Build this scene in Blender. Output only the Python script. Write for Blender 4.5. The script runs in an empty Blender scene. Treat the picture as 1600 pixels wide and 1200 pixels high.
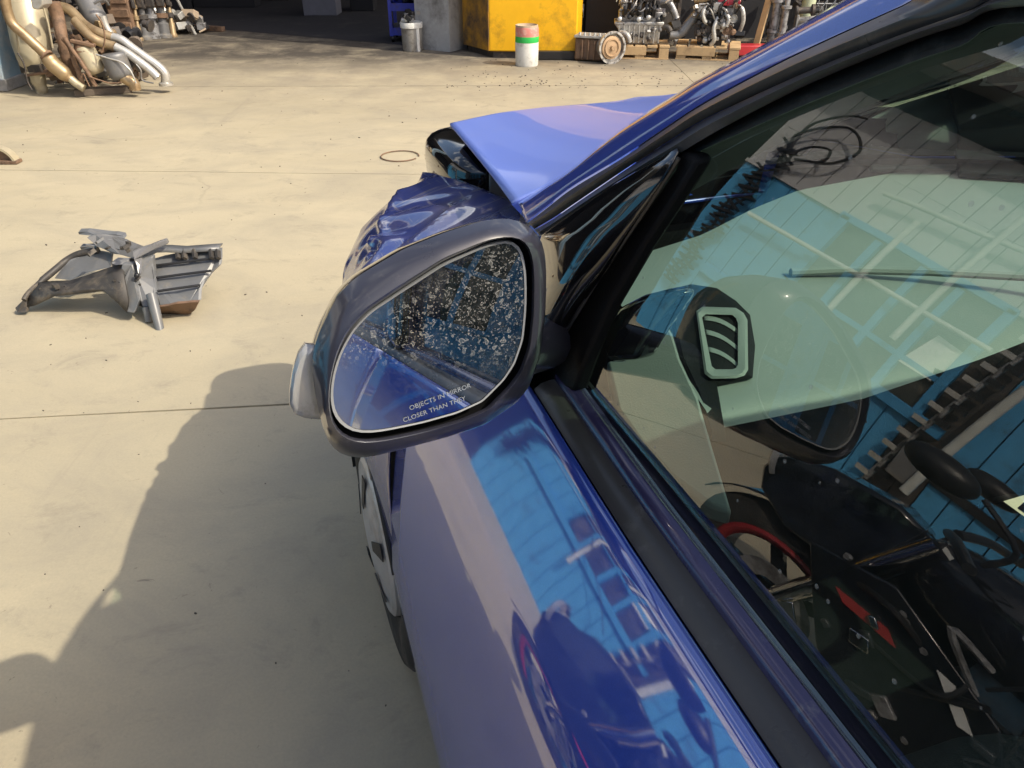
import bpy, bmesh, math, random
from mathutils import Vector, Matrix, noise as mnoise

R = math.radians
sc = bpy.context.scene
# ---------------------------------------------------------------- camera, sky, sun, exposure
CAM_H, PITCH, FPX = 1.42, R(31.8), 1209.0
cam_d = bpy.data.cameras.new('camera')
cam = bpy.data.objects.new('camera', cam_d); sc.collection.objects.link(cam)
cam.location = (0, 0, CAM_H); cam.rotation_euler = (R(90) - PITCH, 0, 0)
cam_d.sensor_width = 36.0; cam_d.lens = 36.0 * FPX / 1600.0
cam_d.clip_start = 0.02; cam_d.clip_end = 900
sc.camera = cam

SUN_EL = R(45.0); SUN_H = Vector((0.9, -0.435, 0)).normalized()
sun_dir = Vector((SUN_H.x * math.cos(SUN_EL), SUN_H.y * math.cos(SUN_EL), math.sin(SUN_EL)))
w = bpy.data.worlds.new('World'); sc.world = w; w.use_nodes = True
nt = w.node_tree; nt.nodes.clear()
sky = nt.nodes.new('ShaderNodeTexSky'); sky.sky_type = 'NISHITA'; sky.sun_disc = False
sky.sun_elevation = SUN_EL; sky.sun_rotation = math.atan2(SUN_H.x, SUN_H.y)
sky.air_density = 1.0; sky.dust_density = 4.5
tcw = nt.nodes.new('ShaderNodeTexCoord')
mpw = nt.nodes.new('ShaderNodeMapping'); mpw.inputs['Scale'].default_value = (2.2, 2.2, 4.5)
nsw = nt.nodes.new('ShaderNodeTexNoise'); nsw.inputs['Scale'].default_value = 1.6; nsw.inputs['Detail'].default_value = 7
rmw = nt.nodes.new('ShaderNodeMapRange'); rmw.inputs[1].default_value = 0.54; rmw.inputs[2].default_value = 0.72
mxw = nt.nodes.new('ShaderNodeMixRGB'); mxw.inputs[2].default_value = (8.8, 8.6, 8.2, 1)
bgw = nt.nodes.new('ShaderNodeBackground'); bgw.inputs[1].default_value = 0.145
ouw = nt.nodes.new('ShaderNodeOutputWorld')
L = nt.links.new
L(tcw.outputs['Generated'], mpw.inputs[0]); L(mpw.outputs[0], nsw.inputs[0]); L(nsw.outputs[0], rmw.inputs[0])
L(rmw.outputs[0], mxw.inputs[0]); L(sky.outputs[0], mxw.inputs[1]); L(mxw.outputs[0], bgw.inputs[0]); L(bgw.outputs[0], ouw.inputs[0])
sd = bpy.data.lights.new('sun', 'SUN'); sd.energy = 2.9; sd.angle = R(0.53); sd.color = (1.0, 0.90, 0.72)
so = bpy.data.objects.new('sun', sd); sc.collection.objects.link(so)
so.rotation_euler = sun_dir.to_track_quat('Z', 'Y').to_euler(); so.location = (6, -3, 9)
sc.view_settings.view_transform = 'Standard'; sc.view_settings.look = 'None'
sc.view_settings.exposure = 0.43; sc.view_settings.gamma = 1.0
sc.view_settings.use_curve_mapping = False
sc.render.engine = 'CYCLES'
sc.cycles.max_bounces = 10; sc.cycles.transparent_max_bounces = 16; sc.cycles.glossy_bounces = 6
sc.cycles.caustics_reflective = False; sc.cycles.caustics_refractive = False

# ---------------------------------------------------------------- surveying helpers
YAW = R(20.0)                                   # the car points 20 degrees left of the view
CU = Vector((-math.sin(YAW), math.cos(YAW), 0)); CV = Vector((math.cos(YAW), math.sin(YAW), 0))
def W(u, v, z): return CU * u + CV * v + Vector((0, 0, z))     # car frame -> world
def ray(px, py):
    x, y = px - 800.0, 600.0 - py
    return Vector((x, FPX * math.cos(PITCH) + y * math.sin(PITCH), -FPX * math.sin(PITCH) + y * math.cos(PITCH)))
def G(px, py, z=0.0):
    d = ray(px, py); s = (z - CAM_H) / d.z
    return Vector((d.x * s, d.y * s, z))
def A(px, py, Y):
    d = ray(px, py); s = Y / d.y
    return Vector((d.x * s, Y, CAM_H + d.z * s))
def D(px, py, depth):
    d = ray(px, py) * (depth / FPX)
    return d + Vector((0, 0, CAM_H))
def PL(px, py, P0, n):
    d = ray(px, py); o = Vector((0, 0, CAM_H)); t = (P0 - o).dot(n) / d.dot(n)
    return o + d * t
def vs(u, z):                                    # side glass surface of the car
    h = z - 1.0
    return 0.268 + 0.02 * u + (0.176 * h + 0.371 * h * h if h > 0 else 0.176 * h)
def SG(px, py, off=0.0):                         # pixel -> side glass surface (world)
    d = ray(px, py); du, dv = d.dot(CU), d.dot(CV)
    s = 0.4 / dv
    for _ in range(40):
        u, z = du * s, CAM_H + d.z * s
        s = s + 0.7 * ((vs(u, z) + off) - dv * s) / dv
    return W(du * s, dv * s, CAM_H + d.z * s)
def ZU(px, py, z):                               # pixel at height z -> car coordinates
    p = G(px, py, z); return (p.dot(CU), p.dot(CV), z)
def lerp(a, b, t): return a + (b - a) * t
def interp(x, pts):
    if x <= pts[0][0]: return pts[0][1]
    for (x0, y0), (x1, y1) in zip(pts, pts[1:]):
        if x <= x1: return lerp(y0, y1, (x - x0) / (x1 - x0))
    return pts[-1][1]
def smooth_path(pts, n=4):
    pts = [Vector(p) for p in pts]; out = []
    for i in range(len(pts) - 1):
        p0, p1, p2, p3 = pts[max(i - 1, 0)], pts[i], pts[i + 1], pts[min(i + 2, len(pts) - 1)]
        for k in range(n):
            t = k / n
            out.append(0.5 * ((2 * p1) + (p2 - p0) * t + (2 * p0 - 5 * p1 + 4 * p2 - p3) * t * t + (3 * p1 - p0 - 3 * p2 + p3) * t ** 3))
    out.append(pts[-1]); return out

# ---------------------------------------------------------------- mesh builder
class MB:
    def __init__(s): s.v = []; s.f = []
    def add(s, vs_, fs):
        b = len(s.v); s.v += [Vector(p) for p in vs_]; s.f += [tuple(b + i for i in f) for f in fs]; return s
    def box(s, c, size, rot=None, ch=0.0):
        hx, hy, hz = size[0] / 2, size[1] / 2, size[2] / 2
        c = Vector(c)
        ps = [Vector((x, y, z)) for x in (-hx, hx) for y in (-hy, hy) for z in (-hz, hz)]
        if rot is not None: ps = [rot @ p for p in ps]
        return s.add([c + p for p in ps], [(0, 1, 3, 2), (4, 6, 7, 5), (0, 4, 5, 1), (2, 3, 7, 6), (0, 2, 6, 4), (1, 5, 7, 3)])
    def bar(s, p0, p1, wd, th, up=(0, 0, 1)):
        p0, p1 = Vector(p0), Vector(p1); a = (p1 - p0); l = a.length; a.normalize()
        sd_ = a.cross(Vector(up))
        if sd_.length < 1e-4: sd_ = a.cross(Vector((1, 0, 0)))
        sd_.normalize(); u_ = sd_.cross(a)
        return s.box((p0 + p1) / 2, (l, wd, th), Matrix((a, sd_, u_)).transposed())
    def tube(s, pts, r, seg=10, cap=True):
        pts = [Vector(p) for p in pts]; n = len(pts)
        rs = r if isinstance(r, (list, tuple)) else [r] * n
        b = len(s.v); prev = None
        for i, p in enumerate(pts):
            t = (pts[min(i + 1, n - 1)] - pts[max(i - 1, 0)])
            if t.length < 1e-9: t = Vector((0, 0, 1))
            t.normalize()
            if prev is None:
                q = t.orthogonal().normalized()
            else:
                q = prev - t * prev.dot(t)
                q = q.normalized() if q.length > 1e-6 else t.orthogonal().normalized()
            prev = q; bn = t.cross(q)
            for k in range(seg):
                a = 2 * math.pi * k / seg
                s.v.append(p + (q * math.cos(a) + bn * math.sin(a)) * rs[i])
        for i in range(n - 1):
            for k in range(seg):
                k2 = (k + 1) % seg
                s.f.append((b + i * seg + k, b + i * seg + k2, b + (i + 1) * seg + k2, b + (i + 1) * seg + k))
        if cap:
            s.f.append(tuple(b + k for k in reversed(range(seg)))); s.f.append(tuple(b + (n - 1) * seg + k for k in range(seg)))
        return s
    def lathe(s, o, ax, prof, seg=24, squash=1.0, side=None):
        o = Vector(o); ax = Vector(ax).normalized()
        q = Vector(side).normalized() if side is not None else ax.orthogonal().normalized()
        q = (q - ax * q.dot(ax)).normalized(); bn = ax.cross(q)
        rings = []
        for (r, h) in prof:
            rings.append([o + ax * h + (q * math.cos(2 * math.pi * k / seg) + bn * math.sin(2 * math.pi * k / seg) * squash) * max(r, 1e-5) for k in range(seg)])
        return s.loft(rings, True)
    def loft(s, rings, closed=True, cap0=False, cap1=False):
        b = len(s.v); m = len(rings[0])
        for r_ in rings: s.v += [Vector(p) for p in r_]
        for i in range(len(rings) - 1):
            for k in range(m if closed else m - 1):
                k2 = (k + 1) % m
                s.f.append((b + i * m + k, b + i * m + k2, b + (i + 1) * m + k2, b + (i + 1) * m + k))
        if cap0: s.f.append(tuple(b + k for k in reversed(range(m))))
        if cap1: s.f.append(tuple(b + (len(rings) - 1) * m + k for k in range(m)))
        return s
    def grid(s, fn, nu, nv):
        return s.loft([[fn(i / nu, j / nv) for j in range(nv + 1)] for i in range(nu + 1)], False)
    def prism(s, poly, off):
        off = Vector(off); n = len(poly); poly = [Vector(p) for p in poly]
        fs = [tuple(range(n)), tuple(reversed(range(n, 2 * n)))]
        fs += [(k, k + n, (k + 1) % n + n, (k + 1) % n) for k in range(n)]
        return s.add(poly + [p + off for p in poly], fs)
    def ball(s, c, r, seg=12, rings=8, sc_=(1, 1, 1)):
        prof = [[Vector(c) + Vector((r * sc_[0] * math.sin(math.pi * i / rings) * math.cos(2 * math.pi * k / seg), r * sc_[1] * math.sin(math.pi * i / rings) * math.sin(2 * math.pi * k / seg), r * sc_[2] * math.cos(math.pi * i / rings))) for k in range(seg)] for i in range(rings + 1)]
        return s.loft(prof, True)
    def build(s, name, mat, parent=None, smooth=35, bevel=0.0, solid=0.0, offset=-1, weld=True):
        me = bpy.data.meshes.new(name)
        M = world_of(parent).inverted() if parent is not None else Matrix.Identity(4)
        me.from_pydata([M @ p for p in s.v], [], s.f); me.update()
        bm = bmesh.new(); bm.from_mesh(me)
        if weld: bmesh.ops.remove_doubles(bm, verts=bm.verts, dist=1e-5)
        bmesh.ops.recalc_face_normals(bm, faces=bm.faces)
        bm.to_mesh(me); bm.free()
        if smooth:
            for p in me.polygons: p.use_smooth = True
            me.set_sharp_from_angle(angle=R(smooth))
        o = bpy.data.objects.new(name, me); sc.collection.objects.link(o)
        me.materials.append(mat)
        if parent is not None: o.parent = parent
        if solid:
            m = o.modifiers.new('solid', 'SOLIDIFY'); m.thickness = solid; m.offset = offset
        if bevel:
            m = o.modifiers.new('bevel', 'BEVEL'); m.width = bevel; m.segments = 2; m.limit_method = 'ANGLE'; m.angle_limit = R(40)
        return o
def world_of(o):
    M = Matrix.Translation(o.location) @ o.rotation_euler.to_matrix().to_4x4() @ Matrix.Diagonal((*o.scale, 1))
    return world_of(o.parent) @ M if o.parent is not None else M
def thing(name, label, cat, loc=(0, 0, 0), rz=0.0, group=None):
    o = bpy.data.objects.new(name, None); sc.collection.objects.link(o)
    o.location = loc; o.rotation_euler = (0, 0, rz); o.empty_display_size = 0.1
    return tag(o, label, cat, group)
def tag(o, label, cat, group=None):
    o['label'] = label; o['category'] = cat
    if group: o['group'] = group
    return o
def struct(o): o['kind'] = 'structure'; return o
def stuff(o): o['kind'] = 'stuff'; return o

# ---------------------------------------------------------------- materials
def nodes_of(name):
    m = bpy.data.materials.new(name); m.use_nodes = True
    return m, m.node_tree, m.node_tree.nodes['Principled BSDF']
def mat(name, col, rough=0.5, metal=0.0, coat=0.0, var=0.25, scale=9.0, bump=0.0, bscale=60.0, grime=None, gamt=0.5, gscale=5.0, spec=0.5, coat_rough=0.03, rvar=0.12):
    m, t, b = nodes_of(name); N = t.nodes.new; K = t.links.new
    tc = N('ShaderNodeTexCoord')
    n1 = N('ShaderNodeTexNoise'); n1.inputs['Scale'].default_value = scale; n1.inputs['Detail'].default_value = 6; n1.inputs['Roughness'].default_value = 0.65
    K(tc.outputs['Object'], n1.inputs['Vector'])
    mx = N('ShaderNodeMixRGB'); K(n1.outputs[0], mx.inputs[0])
    c0 = [max(0, c * (1 - var)) for c in col]; c1 = [min(1, c * (1 + var)) for c in col]
    mx.inputs[1].default_value = (*c0, 1); mx.inputs[2].default_value = (*c1, 1)
    outc = mx.outputs[0]
    if grime:
        n2 = N('ShaderNodeTexNoise'); n2.inputs['Scale'].default_value = gscale; n2.inputs['Detail'].default_value = 8; n2.inputs['Roughness'].default_value = 0.7
        K(tc.outputs['Object'], n2.inputs['Vector'])
        rm = N('ShaderNodeMapRange'); rm.inputs[1].default_value = 0.62 - 0.3 * gamt; rm.inputs[2].default_value = 0.78 - 0.2 * gamt
        K(n2.outputs[0], rm.inputs[0])
        m2 = N('ShaderNodeMixRGB'); K(rm.outputs[0], m2.inputs[0]); K(outc, m2.inputs[1]); m2.inputs[2].default_value = (*grime, 1)
        outc = m2.outputs[0]
    K(outc, b.inputs['Base Color'])
    rr = N('ShaderNodeMapRange'); K(n1.outputs[0], rr.inputs[0]); rr.inputs[3].default_value = max(0.02, rough - rvar); rr.inputs[4].default_value = min(1, rough + rvar)
    K(rr.outputs[0], b.inputs['Roughness'])
    b.inputs['Metallic'].default_value = metal; b.inputs['Coat Weight'].default_value = coat; b.inputs['Coat Roughness'].default_value = coat_rough
    b.inputs['Specular IOR Level'].default_value = spec
    if bump:
        n3 = N('ShaderNodeTexNoise'); n3.inputs['Scale'].default_value = bscale; n3.inputs['Detail'].default_value = 5
        K(tc.outputs['Object'], n3.inputs['Vector'])
        bp = N('ShaderNodeBump'); bp.inputs['Strength'].default_value = bump; bp.inputs['Distance'].default_value = 0.01
        K(n3.outputs[0], bp.inputs['Height']); K(bp.outputs[0], b.inputs['Normal'])
    return m

def concrete():
    m, t, b = nodes_of('concrete'); N = t.nodes.new; K = t.links.new
    tc = N('ShaderNodeTexCoord')
    def ns(scale, det=6, rough=0.6, vec=None, dist=0.0):
        n = N('ShaderNodeTexNoise'); n.inputs['Scale'].default_value = scale; n.inputs['Detail'].default_value = det
        n.inputs['Roughness'].default_value = rough; n.inputs['Distortion'].default_value = dist
        K(vec if vec is not None else tc.outputs['Object'], n.inputs['Vector']); return n.outputs[0]
    def rmap(x, a, c, lo=0.0, hi=1.0):
        r = N('ShaderNodeMapRange'); K(x, r.inputs[0]); r.inputs[1].default_value = a; r.inputs[2].default_value = c; r.inputs[3].default_value = lo; r.inputs[4].default_value = hi; return r.outputs[0]
    def mix(f, a, c, amount=None):
        x = N('ShaderNodeMixRGB'); K(f, x.inputs[0])
        if isinstance(a, tuple): x.inputs[1].default_value = (*a, 1)
        else: K(a, x.inputs[1])
        x.inputs[2].default_value = (*c, 1); return x.outputs[0]
    st = N('ShaderNodeMapping'); st.inputs['Scale'].default_value = (0.85, 1.25, 1); K(tc.outputs['Object'], st.inputs[0])
    c = mix(rmap(ns(0.7, 5), 0.3, 0.7), (0.44, 0.385, 0.268), (0.525, 0.46, 0.322))
    c = mix(rmap(ns(1.7, 7, 0.7, st.outputs[0], 0.6), 0.43, 0.68, 0, 0.62), c, (0.345, 0.31, 0.24))
    c = mix(rmap(ns(0.35, 4, 0.6), 0.52, 0.72, 0, 0.6), c, (0.57, 0.475, 0.33))
    c = mix(rmap(ns(4.2, 9, 0.78, st.outputs[0], 0.5), 0.54, 0.72, 0, 0.55), c, (0.24, 0.215, 0.175))
    c = mix(rmap(ns(26.0, 5, 0.6), 0.72, 0.80, 0, 0.55), c, (0.15, 0.135, 0.115))
    c = mix(rmap(ns(140.0, 3, 0.6), 0.35, 0.65, 0, 0.16), c, (0.26, 0.24, 0.20))
    tm = N('ShaderNodeMapping'); tm.inputs['Rotation'].default_value = (0, 0, R(-38)); tm.inputs['Scale'].default_value = (3.2, 0.16, 1); K(tc.outputs['Object'], tm.inputs[0])
    c = mix(rmap(ns(1.3, 7, 0.7, tm.outputs[0], 0.3), 0.60, 0.74, 0, 0.34), c, (0.26, 0.23, 0.19))
    tm2 = N('ShaderNodeMapping'); tm2.inputs['Rotation'].default_value = (0, 0, R(64)); tm2.inputs['Scale'].default_value = (5.5, 0.22, 1); K(tc.outputs['Object'], tm2.inputs[0])
    c = mix(rmap(ns(1.1, 6, 0.7, tm2.outputs[0], 0.2), 0.63, 0.74, 0, 0.30), c, (0.30, 0.27, 0.22))
    c = mix(rmap(ns(11.0, 6, 0.8, None, 1.6), 0.64, 0.71, 0, 0.8), c, (0.14, 0.12, 0.10))
    vc = N('ShaderNodeTexVoronoi'); vc.feature = 'DISTANCE_TO_EDGE'; vc.inputs['Scale'].default_value = 0.42
    wv = N('ShaderNodeVectorMath'); wv.operation = 'MULTIPLY_ADD'; nw = N('ShaderNodeTexNoise'); nw.inputs['Scale'].default_value = 2.4; nw.inputs['Detail'].default_value = 6; K(tc.outputs['Object'], nw.inputs['Vector'])
    K(nw.outputs['Color'], wv.inputs[0]); wv.inputs[1].default_value = (0.45, 0.45, 0.45); K(tc.outputs['Object'], wv.inputs[2]); K(wv.outputs[0], vc.inputs['Vector'])
    ck = N('ShaderNodeMath'); ck.operation = 'MULTIPLY'; K(rmap(vc.outputs['Distance'], 0.0, 0.006, 1, 0), ck.inputs[0]); K(rmap(ns(0.55, 3), 0.53, 0.66, 0, 0.6), ck.inputs[1])
    c = mix(ck.outputs[0], c, (0.27, 0.235, 0.185))
    # oily dirt towards the workshop, where parts have been stacked for years
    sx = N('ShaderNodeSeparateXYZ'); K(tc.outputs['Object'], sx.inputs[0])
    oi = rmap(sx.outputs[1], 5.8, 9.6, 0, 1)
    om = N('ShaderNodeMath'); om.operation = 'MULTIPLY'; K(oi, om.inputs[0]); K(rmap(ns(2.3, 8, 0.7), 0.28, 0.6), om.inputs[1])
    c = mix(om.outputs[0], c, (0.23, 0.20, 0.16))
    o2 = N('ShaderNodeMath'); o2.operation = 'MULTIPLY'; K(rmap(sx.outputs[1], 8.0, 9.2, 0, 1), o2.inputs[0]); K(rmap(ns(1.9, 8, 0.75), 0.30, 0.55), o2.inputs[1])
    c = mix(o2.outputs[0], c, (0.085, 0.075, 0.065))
    K(c, b.inputs['Base Color'])
    K(rmap(ns(5.0), 0.3, 0.7, 0.62, 0.85), b.inputs['Roughness']); b.inputs['Specular IOR Level'].default_value = 0.3
    bp = N('ShaderNodeBump'); bp.inputs['Strength'].default_value = 0.25; bp.inputs['Distance'].default_value = 0.004
    K(ns(45.0, 6, 0.7), bp.inputs['Height']); K(bp.outputs[0], b.inputs['Normal'])
    return m

def car_paint():
    m, t, b = nodes_of('blue car paint'); N = t.nodes.new; K = t.links.new
    tc = N('ShaderNodeTexCoord')
    v = N('ShaderNodeTexNoise'); v.inputs['Scale'].default_value = 900; v.inputs['Detail'].default_value = 1; K(tc.outputs['Object'], v.inputs['Vector'])
    mx = N('ShaderNodeMixRGB'); K(v.outputs[0], mx.inputs[0]); mx.inputs[1].default_value = (0.012, 0.050, 0.38, 1); mx.inputs[2].default_value = (0.024, 0.080, 0.54, 1)
    d = N('ShaderNodeTexNoise'); d.inputs['Scale'].default_value = 3.5; d.inputs['Detail'].default_value = 8; d.inputs['Roughness'].default_value = 0.75; K(tc.outputs['Object'], d.inputs['Vector'])
    dr = N('ShaderNodeMapRange'); K(d.outputs[0], dr.inputs[0]); dr.inputs[1].default_value = 0.45; dr.inputs[2].default_value = 0.8; dr.inputs[3].default_value = 0.01; dr.inputs[4].default_value = 0.10
    dm = N('ShaderNodeMixRGB'); K(dr.outputs[0], dm.inputs[0]); K(mx.outputs[0], dm.inputs[1]); dm.inputs[2].default_value = (0.30, 0.28, 0.27, 1)
    K(dm.outputs[0], b.inputs['Base Color'])
    b.inputs['Metallic'].default_value = 0.25; b.inputs['Roughness'].default_value = 0.5
    b.inputs['Coat Weight'].default_value = 1.0; b.inputs['Coat IOR'].default_value = 2.9
    cr = N('ShaderNodeMapRange'); K(d.outputs[0], cr.inputs[0]); cr.inputs[3].default_value = 0.02; cr.inputs[4].default_value = 0.06
    K(cr.outputs[0], b.inputs['Coat Roughness'])
    o = N('ShaderNodeTexNoise'); o.inputs['Scale'].default_value = 14; o.inputs['Detail'].default_value = 2; K(tc.outputs['Object'], o.inputs['Vector'])
    bp = N('ShaderNodeBump'); bp.inputs['Strength'].default_value = 0.008; bp.inputs['Distance'].default_value = 0.01
    K(o.outputs[0], bp.inputs['Height']); K(bp.outputs[0], b.inputs['Coat Normal'])
    return m

def sunlit_dusty_paint():  # copy of the blue with sunlight put into the colour, plus dust film
    m = PAINT.copy(); m.name = 'sunlit dusty bonnet paint'; t = m.node_tree; b = t.nodes['Principled BSDF']
    for n in t.nodes:
        if n.type == 'MIX_RGB' and not n.inputs[1].is_linked:
            n.inputs[1].default_value = (0.12, 0.20, 0.64, 1); n.inputs[2].default_value = (0.155, 0.25, 0.74, 1)
        if n.type == 'MAP_RANGE' and abs(n.inputs[4].default_value - 0.10) < 1e-3 and n.inputs[1].default_value > 0.4: n.inputs[3].default_value = 0.06; n.inputs[4].default_value = 0.18
    b.inputs['Metallic'].default_value = 0.0; b.inputs['Coat IOR'].default_value = 2.0; b.inputs['Coat Weight'].default_value = 0.45; b.inputs['Roughness'].default_value = 0.5
    return m

def scuffed_paint():
    m = PAINT.copy(); m.name = 'scuffed blue paint'; t = m.node_tree; b = t.nodes['Principled BSDF']; N = t.nodes.new; K = t.links.new
    src = b.inputs['Base Color'].links[0].from_socket
    tc = N('ShaderNodeTexCoord'); fac = None
    for rz, sc_, lo, hi, amt in ((35, (60, 5, 12), .60, .66, .75), (-20, (7, 70, 14), .62, .68, .7), (70, (40, 4, 9), .58, .70, .35), (0, (6, 6, 6), .46, .72, .55)):
        mp = N('ShaderNodeMapping'); mp.inputs['Rotation'].default_value = (0.5, 0.3, R(rz)); mp.inputs['Scale'].default_value = sc_; K(tc.outputs['Object'], mp.inputs[0])
        n = N('ShaderNodeTexNoise'); n.inputs['Scale'].default_value = 1.0; n.inputs['Detail'].default_value = 4; n.inputs['Distortion'].default_value = 0.6; K(mp.outputs[0], n.inputs['Vector'])
        r_ = N('ShaderNodeMapRange'); K(n.outputs[0], r_.inputs[0]); r_.inputs[1].default_value = lo; r_.inputs[2].default_value = hi; r_.inputs[4].default_value = amt
        if fac is None: fac = r_.outputs[0]
        else:
            mm = N('ShaderNodeMath'); mm.operation = 'MAXIMUM'; K(fac, mm.inputs[0]); K(r_.outputs[0], mm.inputs[1]); fac = mm.outputs[0]
    dk = N('ShaderNodeMixRGB'); dk.inputs[0].default_value = 0.55; K(src, dk.inputs[1]); dk.inputs[2].default_value = (0.045, 0.04, 0.085, 1)
    mx = N('ShaderNodeMixRGB'); K(fac, mx.inputs[0]); K(dk.outputs[0], mx.inputs[1]); mx.inputs[2].default_value = (0.30, 0.27, 0.30, 1); K(mx.outputs[0], b.inputs['Base Color'])
    return m

def glass_mat(name, tint, ior=1.75, dust=0.02, spots=0.0):
    m = bpy.data.materials.new(name); m.use_nodes = True; t = m.node_tree; t.nodes.clear(); N = t.nodes.new; K = t.links.new
    tr = N('ShaderNodeBsdfTransparent'); tr.inputs[0].default_value = (*tint, 1)
    gl = N('ShaderNodeBsdfGlossy'); gl.inputs['Roughness'].default_value = 0.0; gl.inputs[0].default_value = (1, 1, 1, 1)
    fr = N('ShaderNodeFresnel'); fr.inputs[0].default_value = ior
    # fresnel as for a pane: same from both sides
    ge = N('ShaderNodeNewGeometry'); lw = N('ShaderNodeLayerWeight')
    mx = N('ShaderNodeMixShader')
    # schlick from the facing angle, so that back faces behave like front faces
    pw = N('ShaderNodeMath'); pw.operation = 'POWER'; lw.inputs[0].default_value = 0.5
    f0 = 2 * ((ior - 1) / (ior + 1)) ** 2 * 0.6
    K(lw.outputs['Facing'], pw.inputs[0]); pw.inputs[1].default_value = 3.2
    mr = N('ShaderNodeMapRange'); K(pw.outputs[0], mr.inputs[0]); mr.inputs[3].default_value = f0; mr.inputs[4].default_value = 0.95
    K(mr.outputs[0], mx.inputs[0]); K(tr.outputs[0], mx.inputs[1]); K(gl.outputs[0], mx.inputs[2])
    tc = N('ShaderNodeTexCoord')
    n = N('ShaderNodeTexNoise'); n.inputs['Scale'].default_value = 18; n.inputs['Detail'].default_value = 8; n.inputs['Roughness'].default_value = 0.8; K(tc.outputs['Object'], n.inputs['Vector'])
    dr = N('ShaderNodeMapRange'); K(n.outputs[0], dr.inputs[0]); dr.inputs[1].default_value = 0.4; dr.inputs[2].default_value = 0.8; dr.inputs[3].default_value = dust * 0.4; dr.inputs[4].default_value = dust * 2
    fac = dr.outputs[0]
    if spots:
        vo = N('ShaderNodeTexVoronoi'); vo.inputs['Scale'].default_value = 70; K(tc.outputs['Object'], vo.inputs['Vector'])
        sr = N('ShaderNodeMapRange'); K(vo.outputs['Distance'], sr.inputs[0]); sr.inputs[1].default_value = 0.14; sr.inputs[2].default_value = 0.10
        sl = N('ShaderNodeMath'); sl.operation = 'GREATER_THAN'; K(vo.outputs['Color'], sl.inputs[0]); sl.inputs[1].default_value = 0.72
        sm = N('ShaderNodeMath'); sm.operation = 'MULTIPLY'; K(sr.outputs[0], sm.inputs[0]); K(sl.outputs[0], sm.inputs[1])
        s2 = N('ShaderNodeMath'); s2.operation = 'MULTIPLY_ADD'; K(sm.outputs[0], s2.inputs[0]); s2.inputs[1].default_value = spots; K(fac, s2.inputs[2]); fac = s2.outputs[0]
    df = N('ShaderNodeBsdfDiffuse'); df.inputs[0].default_value = (0.55, 0.53, 0.48, 1)
    m2 = N('ShaderNodeMixShader'); K(fac, m2.inputs[0]); K(mx.outputs[0], m2.inputs[1]); K(df.outputs[0], m2.inputs[2])
    ou = N('ShaderNodeOutputMaterial'); K(m2.outputs[0], ou.inputs[0])
    return m

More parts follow.
